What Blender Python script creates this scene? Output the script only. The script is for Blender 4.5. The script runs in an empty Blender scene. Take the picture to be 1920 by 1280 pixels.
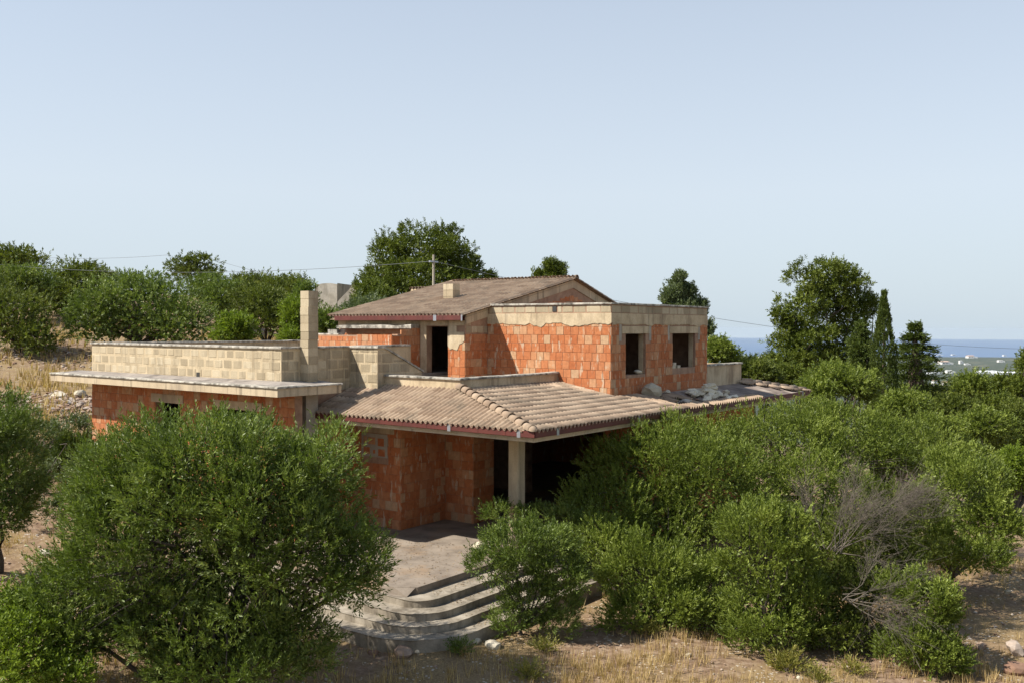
import bpy, math, random
import numpy as np
from mathutils import Matrix, Vector, Quaternion

# ------------------------------------------------------------------ camera, sky, sun, exposure
scene = bpy.context.scene
F_PX, YAW, PITCH, ROLL = 1739.26, 0.6462, 0.0152, 0.0035        # focal length in pixels of a 1920 wide picture
CAM = np.array([9.9239, -19.6845, 5.7561])                      # metres; porch floor is z = 0
cam_d = bpy.data.cameras.new('camera')
cam = bpy.data.objects.new('camera', cam_d)
scene.collection.objects.link(cam)
cam_d.sensor_width = 36.0
cam_d.lens = 36.0 * F_PX / 1920.0
cam_d.clip_start, cam_d.clip_end = 0.1, 90000.0
cam.location = CAM
cam.rotation_euler = (Matrix.Rotation(YAW, 3, 'Z') @ Matrix.Rotation(math.pi/2 - PITCH, 3, 'X') @ Matrix.Rotation(ROLL, 3, 'Z')).to_euler()
scene.camera = cam
SUN = np.array([-0.571, -0.722, 1.0]); SUN /= np.linalg.norm(SUN)   # towards the sun
SUN_EL = math.asin(SUN[2])
SUN_AZ = math.atan2(SUN[0], SUN[1])                              # from +Y towards +X
world = bpy.data.worlds.new('World'); scene.world = world; world.use_nodes = True
wn = world.node_tree
bg = wn.nodes['Background']
sky_t = wn.nodes.new('ShaderNodeTexSky'); sky_t.sky_type = 'NISHITA'; sky_t.sun_disc = False
sky_t.sun_elevation = SUN_EL; sky_t.sun_rotation = SUN_AZ
sky_t.altitude = 300.0; sky_t.air_density = 1.0; sky_t.dust_density = 0.5; sky_t.ozone_density = 1.0
tc = wn.nodes.new('ShaderNodeTexCoord'); sx = wn.nodes.new('ShaderNodeSeparateXYZ'); cx = wn.nodes.new('ShaderNodeCombineXYZ'); mxn = wn.nodes.new('ShaderNodeMath'); mxn.operation = 'MAXIMUM'; mxn.inputs[1].default_value = 0.012
wn.links.new(tc.outputs['Generated'], sx.inputs[0]); wn.links.new(sx.outputs[0], cx.inputs[0]); wn.links.new(sx.outputs[1], cx.inputs[1]); wn.links.new(sx.outputs[2], mxn.inputs[0]); wn.links.new(mxn.outputs[0], cx.inputs[2]); wn.links.new(cx.outputs[0], sky_t.inputs['Vector'])   # the horizon colour goes on below eye level down to the sea
veil = wn.nodes.new('ShaderNodeMix'); veil.data_type = 'RGBA'; veil.inputs[7].default_value = (4.4, 4.82, 5.25, 1)   # summer haze: thick towards the horizon, thin overhead, the same all round
air = wn.nodes.new('ShaderNodeValToRGB'); air.color_ramp.elements[0].position = 0.0; air.color_ramp.elements[0].color = (0.96, 0.96, 0.96, 1); air.color_ramp.elements[1].position = 1.0; air.color_ramp.elements[1].color = (0.12, 0.12, 0.12, 1)
ae = air.color_ramp.elements.new(0.32); ae.color = (0.62, 0.62, 0.62, 1); ae = air.color_ramp.elements.new(0.6); ae.color = (0.28, 0.28, 0.28, 1)
wn.links.new(sx.outputs[2], air.inputs[0]); wn.links.new(air.outputs[0], veil.inputs[0])
murk = wn.nodes.new('ShaderNodeMix'); murk.data_type = 'RGBA'; murk.inputs[6].default_value = (3.55, 4.2, 4.75, 1); murk.inputs[7].default_value = (4.4, 4.82, 5.25, 1)   # murkier air low over the horizon, all round
mr = wn.nodes.new('ShaderNodeMapRange'); mr.inputs[1].default_value = 0.0; mr.inputs[2].default_value = 0.14
wn.links.new(sx.outputs[2], mr.inputs[0]); wn.links.new(mr.outputs[0], murk.inputs[0]); wn.links.new(murk.outputs[2], veil.inputs[7])
wn.links.new(sky_t.outputs[0], veil.inputs[6]); wn.links.new(veil.outputs[2], bg.inputs[0]); bg.inputs[1].default_value = 0.1
sun_d = bpy.data.lights.new('sun', 'SUN'); sun_d.energy = 5.0; sun_d.angle = math.radians(0.6); sun_d.color = (1.0, 0.945, 0.855)
sun_o = bpy.data.objects.new('sun', sun_d); scene.collection.objects.link(sun_o)
sun_o.rotation_euler = Vector(SUN).to_track_quat('Z', 'Y').to_euler()
sun_o.location = (0, 0, 60)
vs_ = scene.view_settings
vs_.view_transform = 'Standard'; vs_.look = 'None'; vs_.exposure = 0.72; vs_.gamma = 1.0; vs_.use_curve_mapping = False
scene.render.engine = 'CYCLES'
cy = scene.cycles
cy.use_denoising = True; cy.max_bounces = 6; cy.transparent_max_bounces = 6; cy.volume_bounces = 0; cy.caustics_reflective = False; cy.caustics_refractive = False
cy.use_adaptive_sampling = False

COL = scene.collection
RNG = np.random.default_rng(7)
random.seed(7)

# ------------------------------------------------------------------ geometry of the view (to place things at real depths)
_r = np.array([math.cos(YAW), math.sin(YAW), 0.0]); _f0 = np.array([-math.sin(YAW), math.cos(YAW), 0.0]); _u0 = np.array([0, 0, 1.0])
_f = math.cos(PITCH)*_f0 - math.sin(PITCH)*_u0
_u = math.sin(PITCH)*_f0 + math.cos(PITCH)*_u0
def ray(x, y):
    a, b = x-960.0, y-640.0
    c, s = math.cos(ROLL), math.sin(ROLL)
    return _f + _r*((c*a+s*b)/F_PX) - _u*((-s*a+c*b)/F_PX)
def at(x, y, depth):
    return CAM + ray(x, y)*depth
def pix(p):
    d = np.asarray(p, float)-CAM
    dep = d @ _f
    return 960+F_PX*(d @ _r)/dep, 640-F_PX*(d @ _u)/dep, dep
def lat_dep(p):
    d = np.asarray(p, float)[..., :2]-CAM[:2]
    return d @ _r[:2], d @ _f0[:2]
def from_ld(X, Y):
    return CAM[0]+X*_r[0]+Y*_f0[0], CAM[1]+X*_r[1]+Y*_f0[1]

# ------------------------------------------------------------------ object helpers
def tag(o, label=None, cat=None, group=None, kind=None):
    if label: o['label'] = label
    if cat: o['category'] = cat
    if group: o['group'] = group
    if kind: o['kind'] = kind
    return o
def link(o, parent=None):
    COL.objects.link(o)
    if parent is not None:
        o.parent = parent
        o.matrix_parent_inverse = parent.matrix_world.inverted() if False else Matrix.Translation(-Vector(parent.location)) if parent.type == 'EMPTY' else Matrix.Identity(4)
    return o
def empty(name, loc=(0, 0, 0)):
    o = bpy.data.objects.new(name, None); COL.objects.link(o); o.location = loc; o.empty_display_size = 0.3
    return o
def mesh_np(name, V, Fq, mat=None, rnd=None, smooth=False):
    """V (n,3); Fq (m,k) with k = 3 or 4"""
    V = np.asarray(V, np.float32); Fq = np.asarray(Fq, np.int32)
    me = bpy.data.meshes.new(name)
    m, k = Fq.shape
    me.vertices.add(len(V)); me.vertices.foreach_set('co', V.ravel())
    me.loops.add(m*k); me.loops.foreach_set('vertex_index', Fq.ravel())
    me.polygons.add(m); me.polygons.foreach_set('loop_start', np.arange(0, m*k, k, dtype=np.int32))
    me.polygons.foreach_set('loop_total', np.full(m, k, np.int32))
    me.polygons.foreach_set('use_smooth', np.full(m, bool(smooth)))
    if rnd is not None:
        at_ = me.attributes.new('rnd', 'FLOAT', 'FACE'); at_.data.foreach_set('value', np.asarray(rnd, np.float32))
    me.update(calc_edges=True)
    if mat: me.materials.append(mat)
    return me
def mesh_py(name, V, F, mat=None, smooth=False):
    me = bpy.data.meshes.new(name); me.from_pydata([tuple(map(float, v)) for v in V], [], [tuple(f) for f in F]); me.update()
    if mat: me.materials.append(mat)
    me.polygons.foreach_set('use_smooth', [bool(smooth)]*len(me.polygons))
    return me
def obj(name, me, parent=None):
    o = bpy.data.objects.new(name, me)
    return link(o, parent)
class MB:
    def __init__(s): s.v = []; s.f = []
    def add(s, V, F):
        n = len(s.v); s.v += [tuple(map(float, v)) for v in V]; s.f += [tuple(i+n for i in f) for f in F]; return s
    def box(s, x0, x1, y0, y1, z0, z1):
        return s.add([(x0,y0,z0),(x1,y0,z0),(x1,y1,z0),(x0,y1,z0),(x0,y0,z1),(x1,y0,z1),(x1,y1,z1),(x0,y1,z1)],
                     [(0,3,2,1),(4,5,6,7),(0,1,5,4),(1,2,6,5),(2,3,7,6),(3,0,4,7)])
    def prism(s, poly, z0, z1):
        n = len(poly)
        V = [(x, y, z0) for x, y in poly]+[(x, y, z1) for x, y in poly]
        F = [tuple(range(n))[::-1], tuple(range(n, 2*n))]+[(i, (i+1) % n, n+(i+1) % n, n+i) for i in range(n)]
        return s.add(V, F)
    def build(s, name, mat, parent=None, smooth=False):
        return obj(name, mesh_py(name, s.v, s.f, mat, smooth), parent)
def tube_arrays(pts, rad, k=6, cap=True):
    """tapered tube through points; returns V, F(quads)"""
    pts = np.asarray(pts, float); n = len(pts); rad = np.broadcast_to(np.asarray(rad, float), (n,))
    t = np.gradient(pts, axis=0); t /= np.linalg.norm(t, axis=1)[:, None]+1e-9
    ref = np.where(np.abs(t[:, 2:3]) > 0.9, np.array([[1.0, 0, 0]]), np.array([[0, 0, 1.0]]))
    a = np.cross(t, ref); a /= np.linalg.norm(a, axis=1)[:, None]+1e-9
    b = np.cross(t, a)
    th = np.arange(k)*2*np.pi/k
    V = pts[:, None]+rad[:, None, None]*(np.cos(th)[None, :, None]*a[:, None]+np.sin(th)[None, :, None]*b[:, None])
    V = V.reshape(-1, 3)
    i = np.arange(n-1)[:, None]*k; j = np.arange(k)[None]
    Fq = np.stack([i+j, i+(j+1) % k, i+k+(j+1) % k, i+k+j], -1).reshape(-1, 4)
    return V, Fq
def tubes_mesh(name, tubes, mat, k=5):
    Vs, Fs, n = [], [], 0
    for pts, rad in tubes:
        V, Fq = tube_arrays(pts, rad, k); Vs.append(V); Fs.append(Fq+n); n += len(V)
    return mesh_np(name, np.concatenate(Vs), np.concatenate(Fs), mat, smooth=True)

# ------------------------------------------------------------------ materials
class NT:
    def __init__(s, name):
        s.m = bpy.data.materials.new(name); s.m.use_nodes = True; s.t = s.m.node_tree
        s.b = s.t.nodes['Principled BSDF']; s.out = s.t.nodes['Material Output']
    def n(s, typ, **kw):
        nd = s.t.nodes.new(typ)
        for k, v in kw.items():
            if k.startswith('i_'): nd.inputs[k[2:].replace('_', ' ')].default_value = v
            else: setattr(nd, k, v)
        return nd
    def l(s, a, b): s.t.links.new(a, b)
    def pos(s, scale=(1, 1, 1), kind='world'):
        if kind == 'world': src = s.n('ShaderNodeNewGeometry').outputs['Position']
        else: src = s.n('ShaderNodeTexCoord').outputs['Object']
        mp = s.n('ShaderNodeMapping'); mp.inputs['Scale'].default_value = scale
        s.l(src, mp.inputs['Vector']); return mp.outputs['Vector']
    def noise(s, vec, scale, detail=4.0, rough=0.6):
        nd = s.n('ShaderNodeTexNoise'); nd.inputs['Scale'].default_value = scale; nd.inputs['Detail'].default_value = detail; nd.inputs['Roughness'].default_value = rough
        s.l(vec, nd.inputs['Vector']); return nd.outputs['Fac']
    def ramp(s, fac, stops, interp='LINEAR'):
        nd = s.n('ShaderNodeValToRGB'); cr = nd.color_ramp; cr.interpolation = interp
        while len(cr.elements) > 1: cr.elements.remove(cr.elements[-1])
        for i, (p, c) in enumerate(stops):
            e = cr.elements[0] if i == 0 else cr.elements.new(p)
            e.position = p; e.color = (*c, 1) if len(c) == 3 else c
        s.l(fac, nd.inputs['Fac']); return nd.outputs['Color']
    def mix(s, fac, a, b, mode='MIX'):
        nd = s.n('ShaderNodeMix', data_type='RGBA', blend_type=mode)
        for inp, v in ((nd.inputs[0], fac), (nd.inputs[6], a), (nd.inputs[7], b)):
            if hasattr(v, 'links') or hasattr(v, 'is_linked'): s.l(v, inp)
            elif isinstance(v, (int, float)): inp.default_value = v
            else: inp.default_value = (*v, 1) if len(v) == 3 else v
        return nd.outputs[2]
    def math(s, op, a, b=0.0):
        nd = s.n('ShaderNodeMath', operation=op)
        for inp, v in ((nd.inputs[0], a), (nd.inputs[1], b)):
            if hasattr(v, 'is_linked'): s.l(v, inp)
            else: inp.default_value = v
        return nd.outputs[0]
    def rand(s):
        """per piece random: object random plus the rnd attribute"""
        a = s.n('ShaderNodeObjectInfo').outputs['Random']
        b = s.n('ShaderNodeAttribute', attribute_name='rnd').outputs['Fac']
        return s.math('FRACT', s.math('ADD', a, b))
    def bump(s, h, strength=0.4, dist=0.01):
        nd = s.n('ShaderNodeBump'); nd.inputs['Strength'].default_value = strength; nd.inputs['Distance'].default_value = dist
        s.l(h, nd.inputs['Height']); s.l(nd.outputs[0], s.b.inputs['Normal']); return nd
    def col(s, c): s.l(c, s.b.inputs['Base Color']) if hasattr(c, 'is_linked') else setattr(s.b.inputs['Base Color'], 'default_value', (*c, 1))
    def rough(s, v): s.b.inputs['Roughness'].default_value = v; s.b.inputs['Specular IOR Level'].default_value = 0.3; return s

def mat_brick():
    t = NT('terracotta_brick'); t.rough(0.9)
    r = t.rand()
    c = t.ramp(r, [(0.0, (0.40, 0.125, 0.044)), (0.22, (0.47, 0.18, 0.074)), (0.45, (0.43, 0.138, 0.048)), (0.68, (0.49, 0.205, 0.09)), (0.87, (0.51, 0.265, 0.135)), (1.0, (0.48, 0.32, 0.19))])
    p = t.pos(); n1 = t.noise(p, 9.0, 5)
    c = t.mix(0.55, c, t.ramp(n1, [(0.3, (0.55, 0.5, 0.46)), (0.7, (1.15, 1.1, 1.05))]), 'MULTIPLY')
    pz = t.pos((3.2, 3.2, 0.9)); n2 = t.noise(pz, 2.6, 4, 0.5)          # lime and mortar runs
    fac = t.ramp(n2, [(0.615, (0, 0, 0)), (0.66, (1, 1, 1))])
    c = t.mix(t.math('MULTIPLY', fac, 0.72), c, (0.52, 0.41, 0.29))
    n5 = t.noise(t.pos((1, 1, 0.45)), 6.5, 4, 0.6); c = t.mix(t.ramp(n5, [(0.60, (0, 0, 0)), (0.70, (0.6, 0.6, 0.6))]), c, (0.50, 0.36, 0.235))
    n4 = t.noise(t.pos(), 0.9, 3); c = t.mix(t.ramp(n4, [(0.5, (0, 0, 0)), (0.8, (0.6, 0.6, 0.6))]), c, (0.36, 0.17, 0.09))
    t.col(c)
    g = t.n('ShaderNodeTexWave', wave_type='BANDS', bands_direction='DIAGONAL'); g.inputs['Scale'].default_value = 14.0
    mp = t.pos((1, 1, 0)); t.l(mp, g.inputs['Vector'])
    h = t.math('ADD', t.math('MULTIPLY', g.outputs['Fac'], 0.35), t.noise(p, 40, 3))
    t.bump(h, 0.8, 0.008); return t.m
def mat_mix(name, cols, scale=3.0, fine=30.0, stain=None, stain_scale=1.2, bump=0.4, rough=0.92, zsquash=1.0, dist=0.01, use_rand=0.0, lo=0.3, hi=0.7, streak=0.0):
    t = NT(name); t.rough(rough)
    p = t.pos((1, 1, zsquash)); n1 = t.noise(p, scale, 6)
    k = len(cols)
    fac = n1
    if use_rand: fac = t.math('ADD', t.math('MULTIPLY', n1, 1-use_rand), t.math('MULTIPLY', t.rand(), use_rand))
    c = t.ramp(fac, [(lo+(hi-lo)*i/(k-1), cc) for i, cc in enumerate(cols)])
    nf = t.noise(t.pos(), fine, 4)
    c = t.mix(0.5, c, t.ramp(nf, [(0.3, (0.72, 0.72, 0.72)), (0.7, (1.15, 1.15, 1.15))]), 'MULTIPLY')
    if stain is not None:
        ns = t.noise(t.pos((1, 1, 0.35)), stain_scale, 5, 0.65)
        c = t.mix(t.ramp(ns, [(0.52, (0, 0, 0)), (0.68, (0.85, 0.85, 0.85))]), c, stain)
    if streak:
        nk = t.noise(t.pos((1, 1, 0.05)), 6.5, 3, 0.55); nm = t.noise(t.pos(), 0.8, 2)
        fk = t.math('MULTIPLY', t.ramp(nk, [(0.56, (0, 0, 0)), (0.70, (streak, streak, streak))]), t.ramp(nm, [(0.35, (0.3, 0.3, 0.3)), (0.6, (1, 1, 1))]))
        c = t.mix(fk, c, (0.075, 0.06, 0.045))
    t.col(c); t.bump(nf, bump, dist); return t.m
def mat_leaf(name, dark, mid, light, rough=0.42, trans=0.22, spec=0.45):
    t = NT(name); t.b.inputs['Roughness'].default_value = rough; t.b.inputs['Specular IOR Level'].default_value = spec
    r = t.n('ShaderNodeAttribute', attribute_name='rnd').outputs['Fac']
    n1 = t.noise(t.pos(), 1.1, 3)
    f = t.math('ADD', t.math('MULTIPLY', r, 0.6), t.math('MULTIPLY', n1, 0.4))
    c = t.ramp(f, [(0.2, dark), (0.5, mid), (0.85, light)]); t.col(c)
    tr = t.n('ShaderNodeBsdfTranslucent'); cc = t.mix(1.0, c, (1.25, 1.35, 0.6), 'MULTIPLY'); t.l(cc, tr.inputs['Color'])
    mx = t.n('ShaderNodeMixShader'); mx.inputs[0].default_value = trans
    t.l(t.b.outputs[0], mx.inputs[1]); t.l(tr.outputs[0], mx.inputs[2]); t.l(mx.outputs[0], t.out.inputs['Surface'])
    return t.m
M = {}
M['brick'] = mat_brick()
M['mortar'] = mat_mix('mortar', [(0.24, 0.14, 0.09), (0.40, 0.26, 0.17)], 4, 40)
M['plaster'] = mat_mix('lime_plaster', [(0.39, 0.30, 0.19), (0.50, 0.395, 0.255), (0.57, 0.465, 0.315)], 2.2, 22, stain=(0.26, 0.19, 0.12), stain_scale=1.6, streak=0.55)
M['joint'] = mat_mix('tuff_mortar', [(0.43, 0.34, 0.215), (0.56, 0.455, 0.30)], 3, 30, stain=(0.27, 0.215, 0.14), stain_scale=1.3, streak=0.45)
M['tuff'] = mat_mix('tuff_stone', [(0.31, 0.25, 0.162), (0.41, 0.335, 0.222), (0.52, 0.44, 0.305)], 3, 30, stain=(0.26, 0.21, 0.14), stain_scale=2.2, use_rand=0.6, lo=0.2, hi=0.85, streak=0.4)
M['coping'] = mat_mix('coping_concrete', [(0.10, 0.09, 0.075), (0.34, 0.31, 0.26), (0.52, 0.48, 0.40)], 5.0, 26, stain=(0.055, 0.05, 0.04), stain_scale=2.8, lo=0.34, hi=0.66)
M['concrete'] = mat_mix('concrete', [(0.30, 0.265, 0.215), (0.43, 0.38, 0.305)], 2.0, 35, stain=(0.16, 0.135, 0.11), stain_scale=1.4, streak=0.5)
M['fascia'] = mat_mix('slab_concrete', [(0.43, 0.34, 0.225), (0.54, 0.44, 0.30)], 1.6, 35, stain=(0.30, 0.24, 0.17), stain_scale=1.1, zsquash=0.2, streak=0.7)
M['slabtop'] = mat_mix('weathered_slab_top', [(0.20, 0.175, 0.155), (0.33, 0.29, 0.25)], 2.5, 40, stain=(0.10, 0.085, 0.075), stain_scale=1.6)
M['floor'] = mat_mix('porch_floor', [(0.14, 0.112, 0.088), (0.225, 0.185, 0.145), (0.29, 0.24, 0.19)], 1.6, 45, stain=(0.27, 0.175, 0.095), stain_scale=0.5)
M['step'] = mat_mix('step_concrete', [(0.17, 0.145, 0.11), (0.28, 0.24, 0.185), (0.37, 0.325, 0.26)], 2.6, 30, stain=(0.105, 0.085, 0.06), stain_scale=1.7, streak=0.45)
M['deck'] = mat_mix('bare_roof_deck', [(0.13, 0.10, 0.085), (0.24, 0.19, 0.155), (0.50, 0.43, 0.35)], 1.3, 25, stain=(0.10, 0.075, 0.06), stain_scale=1.9, lo=0.3, hi=0.75)
M['tile'] = mat_mix('roof_tile_clay', [(0.26, 0.183, 0.125), (0.355, 0.26, 0.18), (0.43, 0.325, 0.228)], 2.5, 40, stain=(0.20, 0.155, 0.11), stain_scale=1.2, use_rand=0.55, lo=0.2, hi=0.85, dist=0.004)
M['tile_red'] = mat_mix('broken_tile_clay', [(0.42, 0.17, 0.09), (0.40, 0.26, 0.17)], 2.5, 40, use_rand=0.6, lo=0.2, hi=0.8)
M['stone'] = mat_mix('limestone', [(0.40, 0.34, 0.24), (0.54, 0.475, 0.36), (0.63, 0.57, 0.46)], 3, 20, use_rand=0.5, lo=0.2, hi=0.8, stain=(0.25, 0.215, 0.165), stain_scale=3)
M['soil_stone'] = mat_mix('field_stone', [(0.20, 0.115, 0.075), (0.30, 0.21, 0.15), (0.46, 0.41, 0.35)], 3, 20, use_rand=0.6, lo=0.2, hi=0.8)
M['ruin'] = mat_mix('ruin_stone', [(0.36, 0.31, 0.235), (0.56, 0.50, 0.40), (0.66, 0.60, 0.50)], 1.2, 8, stain=(0.20, 0.165, 0.125), stain_scale=0.7)
M['bark'] = mat_mix('bark', [(0.05, 0.04, 0.03), (0.11, 0.09, 0.07)], 6, 40, zsquash=0.3)
M['dead'] = mat_mix('dead_twigs', [(0.085, 0.07, 0.053), (0.165, 0.14, 0.11)], 3, 40)
M['pinebark'] = mat_mix('pine_bark', [(0.06, 0.04, 0.03), (0.14, 0.10, 0.075)], 6, 40, zsquash=0.3)
M['whitewash'] = mat_mix('whitewash', [(0.62, 0.60, 0.56), (0.76, 0.74, 0.70)], 0.05, 0.3, bump=0.0)
M['poly'] = mat_mix('polythene', [(0.68, 0.70, 0.72), (0.80, 0.81, 0.82)], 0.02, 0.2, bump=0.0, rough=0.5)
M['roofred'] = mat_mix('far_roof', [(0.40, 0.26, 0.19), (0.50, 0.36, 0.28)], 0.05, 0.5, bump=0.0)
M['pole'] = mat_mix('pole_concrete', [(0.36, 0.32, 0.25), (0.45, 0.40, 0.32)], 3, 30)
def mat_plain(name, c, rough, metal=0.0):
    t = NT(name); t.b.inputs['Roughness'].default_value = rough; t.b.inputs['Metallic'].default_value = metal
    n1 = t.noise(t.pos(), 2.3, 5); a = np.array(c)
    t.col(t.ramp(n1, [(0.3, tuple(a*0.72)), (0.7, tuple(a*1.2))])); return t.m
M['gutter'] = mat_plain('painted_gutter', (0.10, 0.020, 0.013), 0.6)
M['zinc'] = mat_plain('zinc_bracket', (0.42, 0.43, 0.46), 0.4, 0.7)
M['wire'] = mat_plain('wire', (0.11, 0.12, 0.13), 0.5)
M['opening'] = mat_plain('dark_opening', (0.03, 0.028, 0.025), 0.6)  # near-black colour that stands in for the dark inside of openings
M['straw'] = mat_leaf('dry_grass', (0.24, 0.155, 0.065), (0.42, 0.30, 0.13), (0.56, 0.43, 0.22), 0.7, 0.25, 0.2)
M['olive'] = mat_leaf('olive_leaf', (0.036, 0.058, 0.01), (0.108, 0.152, 0.026), (0.29, 0.34, 0.1), 0.48, 0.25, 0.28)
M['olive2'] = mat_leaf('phillyrea_leaf', (0.045, 0.065, 0.01), (0.132, 0.172, 0.025), (0.31, 0.355, 0.078), 0.5, 0.25, 0.25)
M['oak'] = mat_leaf('holm_oak_leaf', (0.035, 0.05, 0.008), (0.092, 0.117, 0.018), (0.2, 0.22, 0.05), 0.55, 0.24, 0.2)
M['fresh'] = mat_leaf('fresh_leaf', (0.055, 0.085, 0.01), (0.14, 0.195, 0.02), (0.27, 0.33, 0.055), 0.5, 0.3, 0.2)
M['pine'] = mat_leaf('pine_needle', (0.03, 0.046, 0.006), (0.088, 0.115, 0.013), (0.195, 0.22, 0.034), 0.6, 0.2, 0.2)
M['cypress'] = mat_leaf('cypress_leaf', (0.03, 0.046, 0.008), (0.07, 0.098, 0.016), (0.13, 0.155, 0.034), 0.6, 0.2, 0.25)
M['grey'] = mat_leaf('grey_leaf', (0.06, 0.082, 0.032), (0.11, 0.14, 0.06), (0.19, 0.22, 0.11), 0.5, 0.24, 0.3)
M['weed'] = mat_leaf('weed_leaf', (0.10, 0.11, 0.02), (0.20, 0.19, 0.035), (0.34, 0.28, 0.07), 0.6, 0.25)

# ------------------------------------------------------------------ terrain
CP = [  # lateral, depth (from the camera), ground height
 (-8, 10, -1.2), (0, 10, -1.3), (8, 10, -1.4), (-14, 12, -0.8), (14, 12, -1.4),
 (-5, 17, -1.0), (0, 17.5, -0.98), (5, 17.5, -1.0), (9.5, 17.5, -1.05), (-9, 17.5, -0.75), (-2, 19.3, -0.9), (2.5, 20, -0.9),
 (-12.3, 23, 0.0), (-9, 24, -0.3), (-14.5, 31, 1.25), (-18.3, 37, 2.6), (-22, 43, 3.6), (-24, 50, 4.7), (-30, 55, 5.2),
 (-20, 25, 0.6), (-28, 35, 2.4), (-36, 60, 6.2), (-30, 75, 7.6), (-10, 70, 4.8), (-45, 80, 8.5), (-16, 90, 7.0), (-2, 75, 3.2), (0, 100, 4.0),
 (-6, 30, -0.4), (0, 30, -0.9), (5, 28, -1.2), (8, 26, -1.2), (14, 27, -1.1), (18, 24, -1.2), (12, 40, -1.6), (0, 48, 0.4), (8, 55, -1.5),
 (18, 40, -2.2), (25, 45, -3.6), (30, 60, -5.5), (18, 70, -4.0), (8, 95, -3.0), (40, 50, -5.5), (45, 90, -9.5), (25, 100, -8.5), (28, 20, -1.8)]
CPa = np.array(CP, float)
def _tps(d): return np.where(d > 1e-9, d*d*np.log(d+1e-12), 0)
_d = np.hypot(CPa[:, None, 0]-CPa[None, :, 0], CPa[:, None, 1]-CPa[None, :, 1])
_n = len(CPa); _A = np.zeros((_n+3, _n+3)); _A[:_n, :_n] = _tps(_d)+np.eye(_n)*6.0
_A[:_n, _n] = 1; _A[:_n, _n+1:] = CPa[:, :2]; _A[_n:, :_n] = _A[:_n, _n:].T
_w = np.linalg.solve(_A, np.concatenate([CPa[:, 2], np.zeros(3)]))
def _near(X, Y):
    out = _w[_n]+_w[_n+1]*X+_w[_n+2]*Y
    for i in range(_n): out = out+_w[i]*_tps(np.hypot(X-CPa[i, 0], Y-CPa[i, 1]))
    return out
def _sm(a, b, x): t = np.clip((x-a)/(b-a), 0, 1); return t*t*(3-2*t)
FD = np.array([0, 60, 100, 400, 1000, 2000, 3500, 6000, 8500, 10300, 10900, 12000, 80000.])
FZ = np.array([-1, -4, -9, -46, -118, -190, -236, -268, -289, -298, -303, -320, -320.])
EARTH = 6371000.0
def wob(x, y, s, seed=0):
    return np.sin(x/s+1.3*seed+1.7*np.sin(y/(1.7*s)+seed))*np.cos(y/(1.1*s)-0.7*seed+1.1*np.sin(x/(1.3*s)))
def ground_z(x, y):
    x = np.asarray(x, float); y = np.asarray(y, float)
    X = (x-CAM[0])*_r[0]+(y-CAM[1])*_r[1]; Y = (x-CAM[0])*_f0[0]+(y-CAM[1])*_f0[1]
    d = np.hypot(X, Y)
    near = _near(np.clip(X, -60, 55), np.clip(Y, 5, 110))
    g = np.maximum(Y, 0.25*np.abs(X))
    far = np.interp(g, FD, FZ)
    w = _sm(85, 220, d)
    hill = 9*_sm(-20, -160, X)*_sm(2500, 100, d)
    z = near*(1-w)+(far+hill)*w + 0.07*wob(x, y, 1.9, 1)*_sm(6, 12, d)*(1-_sm(40, 90, d)) + 0.03*wob(x, y, 0.7, 2)*(1-_sm(30, 60, d))
    z = z + w*(3.0*wob(x, y, 160, 3)+1.6*wob(x, y, 61, 4))*_sm(9500, 5000, d)
    return z - d*d/(2*EARTH)
def gz(x, y): return float(ground_z(x, y))
def axis(lo, hi, fine, step0, growth):
    a = [0.0]; s = step0
    while a[-1] < hi: a.append(a[-1]+s); s = step0 if a[-1] < fine else s*growth
    b = [0.0]; s = step0
    while b[-1] < -lo: b.append(b[-1]+s); s = step0 if b[-1] < fine else s*growth
    return np.array(sorted(set([-v for v in b]+a)))
ax = axis(-16000, 16000, 34, 0.85, 1.13)
ay = axis(-16000, 16000, 50, 0.85, 1.11)
gx, gy = np.meshgrid(ax+0.0, ay+10.0, indexing='ij')
gzv = ground_z(gx, gy)
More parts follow.
